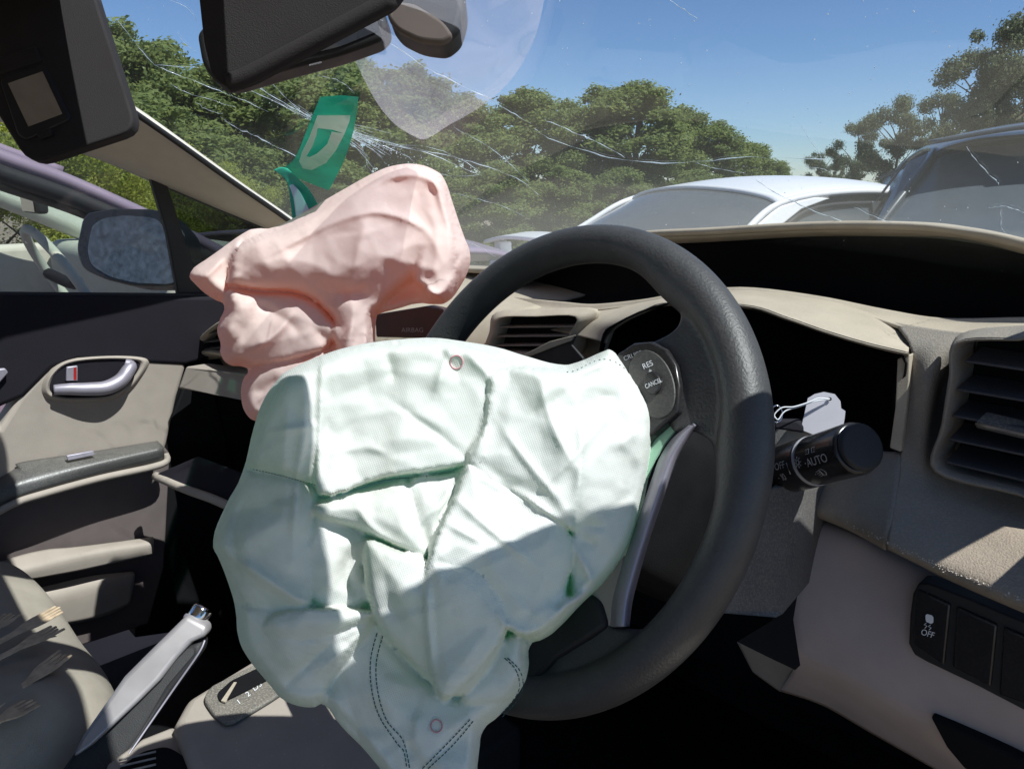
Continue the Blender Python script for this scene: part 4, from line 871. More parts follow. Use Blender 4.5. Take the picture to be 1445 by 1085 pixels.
# ================================================================== DRIVER'S AIRBAG
drv = thing('driver_airbag', P(700, 720, .52), 'deflated white and mint driver airbag hanging crumpled over the steering wheel', 'airbag')
OW = [(392, 535), (402, 524), (455, 500), (500, 487), (540, 481), (575, 478), (612, 476), (650, 481), (700, 489), (740, 502), (790, 516), (815, 512), (850, 496), (864, 492), (880, 515), (905, 545), (921, 570), (927, 600), (922, 650), (912, 700), (900, 750), (880, 790), (850, 825), (822, 850), (790, 885), (768, 902), (745, 908), (747, 945), (735, 975), (705, 1010), (680, 1028), (676, 1060), (668, 1130), (570, 1130), (520, 1062), (480, 1024), (458, 990), (440, 1000), (400, 990), (380, 965), (350, 930), (335, 900), (333, 860), (325, 830), (310, 790), (297, 765), (318, 712), (343, 670), (358, 600), (373, 560)]
LW = [
    ([(385, 528), (455, 498), (540, 478), (650, 478), (700, 487), (720, 540), (690, 560), (684, 640), (664, 655), (610, 668), (545, 674), (462, 700), (445, 686), (400, 672), (352, 660), (345, 640), (370, 560)], 26, 26, 60, .0, -.03),        # big upper panel
    ([(455, 500), (540, 482), (650, 480), (698, 520), (686, 640), (662, 655), (545, 674), (450, 698), (452, 600)], 48, 8, 24, .02, .02),       # its right part, folded over the left
    ([(352, 664), (445, 690), (438, 760), (440, 850), (400, 870), (340, 850), (305, 790), (297, 765), (320, 710)], 18, 24, 45, .03, .0),     # left side below the seam
    ([(688, 552), (705, 520), (790, 518), (864, 494), (905, 545), (930, 600), (915, 700), (880, 790), (812, 850), (806, 770), (800, 745), (740, 705), (660, 652), (684, 600)], 44, 22, 40, -.10, .0),   # lit right panel
    ([(690, 555), (720, 520), (780, 530), (818, 560), (822, 640), (812, 735), (800, 745), (740, 703), (663, 652), (686, 600)], 60, 16, 30, .03, .0),
    ([(450, 706), (545, 682), (575, 680), (590, 735), (602, 786), (560, 772), (500, 745), (445, 728)], 26, 26, 26, .0, .10),       # small pointed flap
    ([(445, 728), (500, 745), (520, 760), (512, 800), (522, 850), (480, 862), (440, 845), (430, 790)], 16, 18, 30, -.06, 0),
    ([(632, 668), (664, 655), (640, 700), (612, 780), (604, 785), (575, 682)], 30, 10, 20, 0, 0),                        # small lit triangle
    ([(661, 652), (700, 682), (745, 706), (800, 745), (808, 790), (800, 840), (835, 830), (822, 850), (790, 885), (760, 902), (712, 885), (690, 850), (660, 810), (610, 800), (603, 795), (612, 760), (640, 700)], 58, 26, 34, -.04, .06),   # diagonal flap
    ([(604, 798), (640, 796), (682, 812), (700, 850), (716, 886), (690, 940), (660, 975), (640, 981), (612, 966), (560, 915), (528, 870), (515, 810), (518, 762), (560, 775), (600, 788)], 50, 30, 44, .05, -.05),   # hanging cone
    ([(603, 790), (640, 796), (682, 812), (716, 886), (640, 981), (612, 966), (598, 880)], 70, 16, 24, .06, .0),
    ([(335, 862), (380, 850), (440, 862), (524, 866), (518, 900), (470, 960), (455, 990), (400, 992), (350, 930)], 14, 26, 50, 0, -.05),
    ([(372, 880), (400, 862), (470, 858), (525, 862), (522, 872), (470, 895), (410, 905), (382, 900)], 34, 12, 16, 0, -.1),
    ([(526, 872), (560, 915), (612, 968), (640, 982), (668, 975), (712, 900), (748, 925), (747, 945), (705, 1010), (680, 1030), (672, 1130), (570, 1130), (500, 1030), (458, 985)], 10, 30, 60, .04, .05),   # stitched skirt
    ([(712, 900), (742, 905), (750, 945), (735, 978), (700, 990), (650, 985)], 34, 14, 24, .05, .0),
]
CW = [
    ([(395, 545), (425, 530), (430, 600), (420, 680), (412, 800)], 9, 9), ([(455, 500), (452, 600), (448, 690)], 7, 4),
    ([(610, 478), (640, 520), (650, 545)], -9, 8), ([(640, 480), (612, 560)], 8, 7), ([(540, 485), (560, 545)], -8, 9), ([(650, 490), (690, 530), (690, 560)], 10, 10),
    ([(545, 560), (600, 600), (660, 645)], -7, 6), ([(660, 655), (700, 683), (745, 706), (803, 745)], 13, 6), ([(690, 565), (680, 620), (663, 652)], 9, 5),
    ([(818, 560), (822, 640), (812, 740)], 10, 6), ([(700, 590), (735, 640), (800, 720)], 5, 5), ([(745, 700), (800, 655), (880, 560)], 5, 5), ([(805, 745), (812, 775), (835, 828), (790, 862)], 9, 5),
    ([(815, 760), (845, 770)], -8, 6), ([(820, 740), (860, 745)], -7, 5), ([(780, 845), (792, 862)], -8, 5), ([(860, 640), (910, 600)], 6, 12), ([(840, 740), (905, 680)], -6, 12),
    ([(630, 690), (690, 745), (760, 800)], 6, 5), ([(625, 735), (690, 770)], 6, 5), ([(606, 790), (612, 740), (636, 690), (660, 656)], 8, 5), ([(602, 800), (605, 880), (610, 960)], 8, 5),
    ([(640, 700), (590, 740), (604, 786)], 7, 6), ([(500, 700), (520, 740), (560, 770), (602, 785)], 7, 5), ([(500, 760), (490, 810), (510, 850)], -12, 10), ([(540, 780), (550, 850), (580, 900)], -8, 14),
    ([(300, 768), (350, 800), (420, 845), (480, 862)], 10, 8), ([(340, 700), (330, 770), (345, 830)], -8, 10), ([(520, 870), (470, 905), (420, 950), (395, 975)], -12, 7), ([(515, 880), (450, 915)], 6, 5), ([(520, 885), (470, 930), (440, 960)], 6, 4),
    ([(700, 850), (716, 884), (760, 902)], 8, 5), ([(590, 1000), (580, 1060)], 7, 12), ([(590, 960), (575, 1090)], -6, 10), ([(700, 1000), (600, 1085)], -5, 12), ([(860, 510), (830, 520), (800, 525)], 6, 6),
    ([(760, 530), (780, 600), (812, 660)], 5, 5), ([(840, 560), (880, 560)], -5, 8), ([(470, 600), (560, 580), (640, 610)], 4, 14), ([(380, 610), (450, 600)], 5, 4), ([(455, 640), (520, 632), (560, 650)], 5, 6),
]
dpW = lambda x, y: .548 + (x - 620) * .00006 - (y - 720) * .00008
bagw, onW = cloth('cushion', OW, (15, 13), LW, CW, 3.6, dpW, .00072, m_bag, drv, 3.3, 5, 50)
def stitch(name, pts, m, r=.0006, dash_=5., gap=2.2, on=None, par=None, off=.0008):
    pl = resample(smooth2(pts, 8, False), 1.0, False); v = []; k = 0; allv = []; allf = []
    i = 0
    while i + dash_ < len(pl):
        seg = pl[i:int(i + dash_)]; Q = [on(a, b, off) for a, b in seg[::2]]
        base_ = len(allv)
        for j, q in enumerate(Q):
            t = (Q[min(j + 1, len(Q) - 1)] - Q[max(j - 1, 0)]).normalized(); u = t.cross(FW).normalized()
            for an in (0, 1, 2, 3): allv.append(q + (u * math.cos(an * 1.57) + FW * math.sin(an * 1.57)) * r)
        for j in range(len(Q) - 1):
            for an in range(4): l = (an + 1) % 4; allf.append([base_ + j * 4 + an, base_ + j * 4 + l, base_ + j * 4 + 4 + l, base_ + j * 4 + 4 + an])
        i += int(dash_ + gap)
    return meshobj(name, allv, allf, m, par)
for pts in ([(532, 893), (523, 930), (524, 970), (535, 1010), (560, 1048), (570, 1060), (574, 1084)], [(540, 897), (531, 935), (533, 975), (545, 1015), (566, 1040), (573, 1058), (578, 1084)],
            [(596, 1084), (630, 1050), (664, 1014)], [(604, 1084), (640, 1050), (672, 1012)], [(712, 928), (728, 945), (733, 968), (724, 988), (706, 1008)], [(716, 928), (733, 945), (738, 968), (728, 990), (708, 1012)]):
    stitch('stitching', pts, m_thread, .00036, 5, 1.5, onW, drv)
for pts in ([(357, 662), (400, 672), (447, 685)], [(455, 699), (500, 688), (545, 677), (600, 672), (645, 665)]): stitch('seam_stitching', pts, m_bthread, .0003, 3, 1.5, onW, drv)
stitch('seam_stitching', [(800, 525), (812, 523), (845, 508), (868, 511), (890, 528), (906, 545)], m_thread, .0004, 4, 2, onW, drv)
for cx_, cy_, rx, ry in ((644, 511, 9, 9.5), (616, 1024, 8, 9)):
    tube('pen_mark', [onW(cx_ + rx * math.cos(a), cy_ + ry * math.sin(a), .0006) for a in [k * math.pi / 8 for k in range(16)]], .0005, m_pen, drv, 5, 2, closed=True)

# ================================================================== PASSENGER AIRBAG
pas = thing('passenger_airbag', P(470, 400, 1.05), 'deflated pale pink passenger airbag slumped over the left side of the dash', 'airbag')
OP = [(263, 385), (300, 360), (345, 327), (362, 322), (385, 323), (420, 305), (480, 270), (530, 242), (560, 232), (590, 231), (615, 240), (628, 252), (640, 290), (655, 335), (664, 355), (663, 378), (650, 405), (632, 428), (612, 430), (590, 427), (560, 436), (536, 442), (530, 448), (529, 500), (520, 560), (470, 600), (400, 600), (362, 596), (346, 585), (339, 560), (342, 535), (352, 524), (345, 517), (322, 516), (310, 500), (312, 485), (306, 470), (308, 455), (320, 430), (300, 422), (278, 405)]
LP = [
    ([(322, 395), (335, 350), (385, 323), (480, 270), (560, 232), (612, 238), (640, 290), (664, 355), (655, 395), (632, 428), (612, 430), (595, 400), (585, 392), (530, 442), (500, 530), (478, 490), (470, 450), (425, 414), (360, 408), (322, 400)], 30, 34, 44, .02, -.05),
    ([(560, 236), (600, 233), (630, 262), (640, 310), (640, 400), (628, 426), (612, 430), (598, 405), (585, 392), (590, 330), (545, 290)], 56, 14, 30, .05, .0),
    ([(265, 385), (320, 345), (345, 330), (330, 360), (320, 400), (318, 420), (290, 415)], 12, 12, 20, .0, 0),
    ([(322, 410), (360, 412), (430, 418), (472, 455), (470, 480), (440, 500), (370, 515), (325, 515), (308, 490), (310, 450)], 20, 22, 30, .03, -.02),
    ([(320, 425), (355, 420), (365, 445), (345, 470), (318, 488), (308, 470), (310, 450)], 36, 8, 16, 0, 0),
    ([(345, 530), (380, 510), (440, 500), (480, 480), (525, 490), (528, 530), (470, 600), (370, 598), (342, 565)], 10, 22, 36, 0, 0),
    ([(470, 460), (520, 440), (529, 470), (525, 520), (495, 540), (480, 500)], 34, 14, 20, 0, 0),
]
CP = [([(640, 300), (625, 270), (600, 240)], 7, 7), ([(585, 392), (610, 415), (632, 426)], 10, 6), ([(330, 395), (400, 350), (480, 310), (540, 300), (600, 325), (625, 370)], 6, 5), ([(345, 330), (330, 360), (325, 400)], 8, 5),
      ([(470, 412), (500, 415), (520, 400)], -14, 9), ([(520, 290), (500, 380), (490, 410)], 6, 16), ([(655, 350), (640, 380), (650, 400)], -8, 6), ([(350, 330), (400, 320)], -5, 6), ([(280, 400), (320, 360)], 5, 4), ([(420, 345), (360, 375), (335, 395)], -6, 8),
      ([(345, 420), (400, 450), (430, 480)], -8, 10), ([(420, 430), (390, 470), (340, 500)], 9, 8), ([(470, 470), (440, 510), (380, 560)], 9, 7), ([(400, 530), (360, 560)], -8, 7), ([(500, 440), (480, 530)], 6, 7), ([(430, 455), (460, 480), (470, 520)], -9, 8), ([(520, 450), (515, 520)], 5, 5)]
dpP = lambda x, y: 1.06 - (y - 400) * .0001
bagp, onP = cloth('cushion', OP, (12, 9), LP, CP, 3.0, dpP, .00145, m_pink, pas, 2.8, 8, 40, .8, 5)

# ================================================================== THINGS ON THE SCREEN
def glassring(poly, off, name, m, parent):
    return fixn(slab(name, [G(x, y, off) for x, y in poly], (0, .0003, -.0003), m, parent))
gs = thing('windscreen_sticker', G(455, 200, .002), 'translucent green sticker with a white U shape on the cracked glass', 'sticker')
OG = [(452, 137), (506, 137), (500, 168), (488, 215), (470, 262), (456, 268), (432, 258), (390, 238), (396, 232), (412, 232)]
patch('film', [[G(452, 137, .004), G(480, 135, .004), G(506, 137, .004)], [G(436, 175, .004), G(468, 178, .004), G(500, 180, .004)], [G(415, 225, .004), G(450, 228, .004), G(485, 228, .004)], [G(392, 240, .004), G(430, 256, .004), G(464, 269, .004)]], m_green, gs, 4, 0)
uo = [(452, 163), (495, 163), (494, 172), (478, 205), (466, 224), (450, 236), (435, 240), (424, 236), (422, 224), (430, 206), (442, 186)]
ui = [(462, 190), (468, 196), (462, 204), (444, 210), (442, 218), (440, 222), (444, 200), (450, 184)]
v = [G(x, y, .0055) for x, y in uo]; 
UP_ = [(448, 163), (494, 163), (493, 171), (486, 189), (468, 183), (448, 181), (446, 192), (440, 208), (432, 221), (437, 222), (447, 217), (455, 210), (462, 203), (468, 186), (486, 189), (474, 212), (460, 230), (440, 240), (427, 238), (422, 228), (426, 215), (436, 195)]
slab('white_mark', [G(x, y, .012) for x, y in UP_], (0, .0002, -.0002), m_wfilm, gs)
gt = thing('green_tag', P(420, 280, 1.17), 'green and white tag curling up between pillar and pink airbag', 'tag')
patch('strip', [[P(386, 240, 1.20), P(396, 236, 1.19), P(406, 238, 1.18)], [P(404, 256, 1.18), P(412, 252, 1.17), P(418, 250, 1.16)], [P(410, 285, 1.16), P(424, 275, 1.16), P(436, 268, 1.15)], [P(414, 325, 1.15), P(436, 310, 1.15), P(452, 295, 1.15)]], mat('green card', (.04, .42, .26), .6), gt, 5, .0006)
patch('white_stripe', [[P(408, 262, 1.166), P(413, 260, 1.163)], [P(414, 280, 1.15), P(424, 272, 1.15)], [P(418, 310, 1.14), P(436, 296, 1.14)]], m_paper, gt, 5, .0005)
fm = thing('reflection_sheet', G(620, 90, .01), 'translucent whitish sheet standing in for the airbag reflection at the top of the windscreen, with a rounded tip', 'reflection')  # pale sheet added in place of the airbag's reflection in the glass
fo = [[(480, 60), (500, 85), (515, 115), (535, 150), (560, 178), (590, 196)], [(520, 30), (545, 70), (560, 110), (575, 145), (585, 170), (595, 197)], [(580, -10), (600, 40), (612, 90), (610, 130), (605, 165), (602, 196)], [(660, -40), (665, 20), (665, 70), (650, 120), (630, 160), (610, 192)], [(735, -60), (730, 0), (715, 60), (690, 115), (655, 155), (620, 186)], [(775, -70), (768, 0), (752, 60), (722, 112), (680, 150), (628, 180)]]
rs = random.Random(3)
patch('film', [[G(x, y, .010 + .005 * rs.random()) for x, y in r_] for i, r_ in enumerate(fo)], m_reflsheet, fm, 8, 0)
for pl in ([(700, 20), (668, 60), (690, 90), (640, 150), (605, 190)], [(745, 10), (733, 60), (742, 75), (715, 112)], [(576, 145), (578, 170), (590, 194)], [(660, 80), (640, 130), (612, 165)]):
    pass

# cracks, traced along the pane
CRK = [
 [(165, 28), (190, 60), (218, 91), (250, 105), (300, 125), (345, 142), (378, 158)], [(218, 92), (280, 96)], [(240, 118), (258, 129), (300, 142), (332, 152)], [(276, 144), (294, 156), (314, 161)], [(312, 166), (335, 182), (352, 188), (382, 204), (420, 222), (430, 235)],
 [(300, 60), (320, 80), (400, 150), (445, 172)], [(335, 120), (370, 135), (445, 172)], [(350, 115), (400, 145), (450, 172)], [(375, 108), (405, 140), (452, 172)], [(415, 150), (448, 174)], [(340, 118), (330, 104)],
 [(445, 170), (465, 182), (490, 192), (520, 205), (545, 220)], [(445, 172), (480, 186), (520, 198), (560, 214), (585, 228)], [(450, 174), (500, 190), (560, 206), (600, 215), (660, 240), (680, 248)],
 [(450, 172), (520, 195), (600, 213), (640, 222), (700, 240), (735, 256), (760, 275)], [(455, 175), (500, 196), (530, 215), (545, 232)], [(452, 170), (500, 200), (520, 222)], [(480, 190), (510, 212), (522, 240), (535, 252)],
 [(540, 205), (600, 207), (640, 220), (678, 244), (640, 249), (600, 240)], [(520, 80), (545, 60), (600, 95), (640, 115), (690, 140), (720, 158), (750, 175)], [(448, 106), (480, 115), (500, 132)], [(755, 182), (775, 196), (810, 208), (860, 222), (920, 230), (990, 228), (1060, 222), (1165, 225)],
 [(768, 169), (800, 183), (840, 200), (882, 222)], [(980, 230), (1010, 238), (1052, 245)], [(1065, 252), (1100, 275), (1150, 298), (1195, 315)], [(1205, 292), (1240, 308), (1270, 318)], [(540, 30), (520, 20), (500, 30)],
 [(630, 270), (660, 278), (700, 288), (730, 300), (745, 310)], [(655, 340), (680, 350), (700, 362)], [(1130, 178), (1148, 205), (1160, 224)], [(1138, 236), (1160, 238), (1172, 243)], [(945, 0), (965, 14), (985, 28)], [(1365, 208), (1380, 230), (1405, 255), (1410, 262)], [(1412, 290), (1413, 320), (1420, 330)], [(1395, 293), (1420, 292), (1445, 300)],
 [(240, 0), (262, 10), (278, 30)], [(250, 45), (262, 62), (278, 75)], [(640, 180), (700, 215), (750, 262)], [(470, 190), (455, 215), (448, 226)], [(500, 205), (530, 240)],
]
for i, pl in enumerate(CRK):
    rr_ = random.Random(i); q = smooth2(pl, 5, False); bright = 1.6 if i in (0, 4, 6, 7, 11, 12, 13, 14, 19, 21, 22, 24) else .95
    tube('crack', [G(x + rr_.uniform(-.9, .9), y + rr_.uniform(-.9, .9), .0015) for x, y in q], lambda t: .00047 * bright * (.55 + .45 * math.sin(t * 31 + i)) * (1 - .5 * abs(2 * t - 1)), m_crack, glass_, 5, 1, smoothpath=False)
for k in range(36):            # the crushed fan at the break
    a = rs.gauss(.38, .10); r0 = rs.uniform(0, 45); ln = rs.uniform(20, 100); x0, y0 = 452 + r0 * math.cos(a) + rs.gauss(0, 3), 172 + r0 * math.sin(a) + rs.gauss(0, 3)
    if k % 4 == 0: a += math.pi
    tube('crack', [G(x0, y0, .0015), G(x0 + ln * .5 * math.cos(a) , y0 + ln * .5 * math.sin(a) + rs.uniform(-2, 2), .0015), G(x0 + ln * math.cos(a + .06), y0 + ln * math.sin(a + .06), .0015)], lambda t: .0004 * (1 - t * .7), m_crack, glass_, 4, 3)
sv = []; sf = []
for k in range(420):           # glass chips and grit
    if k < 170: u_ = rs.gauss(0, 1); x, y = 515 + 62 * rs.gauss(0, 1), 0; y = 196 + (x - 515) * .40 + rs.gauss(0, 5)
    else: x, y = rs.uniform(200, 1445), rs.uniform(0, 340)
    p = G(x, y, .0016); s_ = rs.uniform(.0003, .0009 if k > 170 else .0011); b0 = len(sv)
    sv += [p + RT * s_, p + UP * s_ * .7, p - RT * s_ * .6, p - UP * s_, p - FW * s_ * .6]; sf += [[b0, b0 + 1, b0 + 4], [b0 + 1, b0 + 2, b0 + 4], [b0 + 2, b0 + 3, b0 + 4], [b0 + 3, b0, b0 + 4]]
o = meshobj('glass_chips', sv, sf, m_crack, glass_, smooth=False); o['kind'] = 'stuff'

# ================================================================== VISORS, MIRROR
def rounded(poly, r=8, k=4):
    out = []; n = len(poly)
    for i in range(n):
        p = Vector(poly[i]); a = Vector(poly[i - 1]); b = Vector(poly[(i + 1) % n]); da = (a - p); db = (b - p); rr = min(r, da.length * .4, db.length * .4); s = p + da.normalized() * rr; e = p + db.normalized() * rr
        for j in range(k + 1): t = j / k; out.append(tuple(s * (1 - t) ** 2 + p * 2 * t * (1 - t) + e * t * t))
    return out
vp = thing('sun_visor', P(80, 60, .80), 'folded down dark passenger sun visor with small vanity mirror at far left', 'sun visor')
vis = rounded([(-120, -60), (118, -60), (135, 0), (193, 182), (40, 232), (0, 168), (-60, 60)], 26)
dv = lambda x, y: .86 - (y) * .0003
slab('panel', [P(x, y, dv(x, y)) for x, y in vis], FW * .018, m_visor, vp, .007, 4)
fr_ = rounded([(-2, 112), (62, 90), (100, 168), (36, 198), (24, 190)], 8); vmf = slab('mirror_frame', [P(x, y, dv(x, y) - .003) for x, y in fr_], FW * .006, m_black, vp, .002)
slab('vanity_mirror', [P(x, y, dv(x, y) - .0042) for x, y in [(11, 118), (60, 101), (88, 161), (40, 179)]], FW * .002, m_mirror, vmf)
slab('mirror_lid', [P(x, y, dv(x, y) - .005) for x, y in [(-10, 108), (-10, 82), (50, 64), (58, 86)]], FW * .006, m_visor, vp, .003)
slab('lid_catch', [P(x, y, dv(x, y) - .006) for x, y in rounded([(50, 188), (72, 181), (74, 190), (56, 197)], 3)], FW * .004, m_visor, vp, .001)
dvp = thing('sun_visor', P(400, 40, .56), "dark driver's sun visor hanging edge on in front of the rear-view mirror", 'sun visor')
vs2 = rounded([(272, -80), (640, -120), (556, 4), (450, 60), (352, 112), (318, 123), (299, 108), (287, 60)], 14)
slab('panel', [P(x, y, .565) for x, y in vs2], FW * .014, m_visor, dvp, .006, 4)
# the rolled lower edge of that visor
tube('rolled_edge', [P(322, 117, .568), P(352, 106, .568), P(450, 55, .568), P(556, -2, .568)], 0.0068, m_visor, dvp, 12)
mi = thing('rear_view_mirror', P(430, 70, .78), 'black framed rear-view mirror half hidden behind the sun visor', 'mirror')
mo = rounded([(276, 46), (292, 30), (530, 0), (545, 22), (548, 42), (536, 56), (480, 76), (400, 97), (330, 118), (306, 118), (284, 92)], 14)
slab('housing', [P(x, y, .735) for x, y in mo], FW * .03, m_black, mi, .006, 4)
mg = rounded([(290, 52), (300, 42), (525, 14), (534, 30), (534, 44), (480, 66), (400, 86), (330, 106), (312, 106), (298, 88)], 10)
slab('glass', [P(x, y, .7335) for x, y in mg], FW * .002, mat('dark mirror glass', (.03, .03, .03), .08), mi)
letters('edge_lettering', 'mmmm', pxmap(lambda a, b: P(a, b, .734), 445, 90, 14, 6, 5), m_greyprint, mi)
tube('mount_arm', [P(430, 40, .75), P(440, 0, .74), P(450, -40, .72)], .012, m_black, mi, 10)
oc = thing('roof_pod', P(600, 20, .62), 'rounded black pod with beige underside at the top centre of the windscreen', 'roof pod')
slab('cover', [P(x, y, .66) for x, y in rounded([(545, -60), (650, -60), (658, 10), (648, 44), (628, 60), (592, 56), (560, 40), (546, 20)], 14)], FW * .04, m_black, oc, .008, 4)
slab('underside', [P(x, y, .655) for x, y in rounded([(546, 0), (584, 4), (626, 30), (640, 50), (625, 60), (592, 57), (560, 42), (546, 24)], 9)], FW * .01, mat('brown pod underside', (.14, .11, .09), .8), oc, .003, 3)

# ================================================================== LEFT DOOR
XD = -1.45
door = thing('car_door', (XD, .2, .6), 'left front door inside with dark top, beige lower trim and silver pull handle', 'car door')
def D(x, y, o=0.): return PX(x, y, XD + o)
slab('upper_panel', [D(*q) for q in [(-160, 416), (0, 416), (150, 417), (310, 418), (345, 424), (360, 470), (300, 505), (262, 516), (110, 508), (75, 520), (35, 560), (0, 575), (-160, 590)]], (-.05, 0, 0), m_doordark, door, .008, 4)
slab('middle_panel', [D(*q, -.004) for q in [(-160, 640), (0, 604), (28, 560), (60, 526), (85, 508), (130, 503), (200, 503), (262, 508), (262, 520), (250, 560), (236, 625), (232, 640), (100, 690), (-160, 740)]], (-.05, 0, 0), m_beige, door, .008, 4)
slab('lower_panel', [D(*q, -.012) for q in [(-160, 700), (0, 690), (232, 630), (240, 640), (232, 800), (210, 880), (-160, 1000)]], (-.05, 0, 0), m_doorlow, door, .004)
slab('door_end_cap', [D(*q, -.016) for q in [(225, 630), (262, 540), (300, 540), (340, 700), (330, 880), (190, 900)]], (-.05, 0, 0), m_void, door, .004)
# handle bowl with bezel
bz = [(68, 548), (74, 530), (92, 514), (120, 508), (160, 506), (192, 508), (200, 514), (192, 530), (176, 548), (150, 560), (100, 562), (76, 558)]
b1 = [D(x, y, .004) for x, y in bz]; cxy = (128, 534)
b0_ = [D(cxy[0] + (x - cxy[0]) * 1.16, cxy[1] + (y - cxy[1]) * 1.20, -.004) for x, y in bz]
b2 = [D(cxy[0] + (x - cxy[0]) * .93, cxy[1] + (y - cxy[1]) * .93, -.004) for x, y in bz]
patch('handle_bezel', [b0_, [a.lerp(b, .6) + Vector((.004, 0, 0)) for a, b in zip(b0_, b1)], b1, b2], m_beige, door, 4, 0, closed=True)
bzl = [c for c in door.children if c.name.startswith('handle_bezel')][0]
slab('handle_bowl', [D(cxy[0] + (x - cxy[0]) * 1.0, cxy[1] + (y - cxy[1]) * 1.0, .001) for x, y in bz], (-.004, 0, 0), m_doordark, bzl, .001)
tube('pull_handle', [D(76, 550, .008), D(98, 549, .014), D(125, 549, .020), D(150, 547, .022), D(170, 537, .020), D(180, 524, .016), D(184, 516, .010), D(176, 513, .006)], lambda t: .0085 + .004 * math.sin(t * 3.14), m_silver, bzl, 16, 6)
slab('lock_lever', [D(94, 518, .006), D(110, 516, .006), D(110, 538, .006), D(93, 538, .006)], (-.006, 0, 0), m_silver, bzl, .002)
slab('red_mark', [D(104, 519, .0065), D(108, 518.5, .0065), D(108, 536, .0065), D(104, 536, .0065)], (-.001, 0, 0), m_red, bzl)
slab('grey_lever', [D(-12, 522, .012), D(8, 520, .012), D(12, 526, .012), D(-2, 542, .012), D(-12, 545, .012)], (-.01, 0, 0), m_silver, door, .002)
# armrest
ar = [[D(-160, 700, .0), D(-40, 690, .0), D(20, 662, .0), D(30, 652, 0), D(130, 637, .0), D(222, 622, .0)], [D(-160, 718, .05), D(-40, 704, .045), D(20, 680, .04), D(60, 668, .04), D(140, 650, .04), D(230, 630, .035)],
      [D(-160, 745, .06), D(-40, 722, .055), D(20, 700, .05), D(60, 686, .05), D(140, 665, .045), D(232, 642, .04)], [D(-160, 760, .05), D(-40, 732, .05), D(20, 706, .045), D(60, 692, .045), D(140, 670, .04), D(231, 650, .035)]]
arm_ = patch('armrest', ar, m_arm, door, 6, .004)
tube('armrest_piping', [D(-160, 766, .052), D(-40, 738, .052), D(20, 710, .047), D(60, 697, .047), D(140, 675, .042), D(228, 655, .037), D(233, 640, .03)], .0065, m_beige, arm_, 10)
slab('window_switch', [D(94, 643, .03), D(132, 636, .03), D(134, 642, .032), D(96, 650, .032)], (-.006, 0, 0), m_silver, arm_, .001)
patch('door_pocket', [[D(-160, 850, -.0), D(0, 792, .0), D(60, 776, 0), D(100, 772, .0), D(150, 766, .0), D(216, 757, .0)], [D(-160, 870, .03), D(0, 812, .03), D(60, 796, .03), D(100, 786, .03), D(150, 776, .03), D(217, 766, .03)], [D(-160, 900, .03), D(0, 828, .03), D(60, 815, .03), D(110, 806, .03), D(160, 795, .03), D(216, 782, .03)]], m_beige, door, 5, .006)
patch('kick_trim', [[D(-40, 850, .0), D(60, 828, .0), D(130, 812, .0), D(188, 806, .0)], [D(-40, 865, .015), D(80, 845, .015), D(140, 828, .015), D(190, 815, .015)], [D(-40, 900, .01), D(100, 880, .01), D(150, 868, .01), D(184, 852, .01)]], m_beige, door, 5, .005)
# window frame: waist seal, divider, quarter glass
tube('waist_seal', [D(-160, 413, -.012), D(0, 415, -.012), D(150, 416, -.012), D(300, 417, -.012)], .004, m_black, door, 8)
slab('window_divider', [D(213, 252, -.02), D(237, 262, -.02), D(258, 330, -.02), D(283, 417, -.02), D(252, 417, -.02), D(236, 330, -.02)], (-.015, 0, 0), m_black, door, .002)
slab('side_glass', [D(-160, 160, -.03), D(120, 205, -.03), D(225, 250, -.03), D(262, 418, -.03), D(-160, 418, -.03)], (-.003, 0, 0), m_side, door)
m_q = glassmat('dark quarter glass', (.35, .40, .40), .06, .03, (.4, .4, .4))
slab('quarter_glass', [D(236, 256, -.03), D(310, 286, -.03), D(400, 325, -.03), D(420, 345, -.03), D(400, 419, -.03), D(275, 418, -.03)], (-.003, 0, 0), m_q, door)
slab('mirror_mount_panel', [D(248, 330, -.021), D(262, 345, -.021), D(278, 385, -.021), D(312, 418, -.021), D(255, 418, -.021)], (-.01, 0, 0), m_black, door, .002)
# door mirror
dm = thing('door_mirror', PX(180, 350, -1.62), 'black left door mirror with dusty glass seen through the side window', 'mirror')
XM = -1.66
Mo = rounded([(107, 352), (116, 310), (124, 300), (160, 294), (215, 295), (236, 300), (262, 330), (262, 395), (240, 404), (190, 404), (150, 395), (116, 380)], 12)
Mi = rounded([(123, 352), (130, 318), (146, 308), (178, 304), (222, 308), (236, 330), (250, 375), (248, 398), (235, 401), (190, 399), (156, 391), (128, 374)], 10)
def MP(x, y, o=0.): return P(x, y, 1.66 - (x - 180) * .0004 - o)
slab('shell', [MP(x, y) for x, y in Mo], FW * .09, m_black, dm, .015, 4)
slab('rim', [MP(x, y, .004) for x, y in Mo], FW * .012, mat('black mirror rim', (.02, .02, .024), .3), dm, .004)
slab('mirror_glass', [MP(x, y, .0065) for x, y in Mi], FW * .004, m_dmirror, dm)
slab('mount', [MP(240, 360, -.03), MP(300, 370, -.02), MP(300, 418, -.02), MP(240, 408, -.03)], FW * .04, m_black, dm, .01)

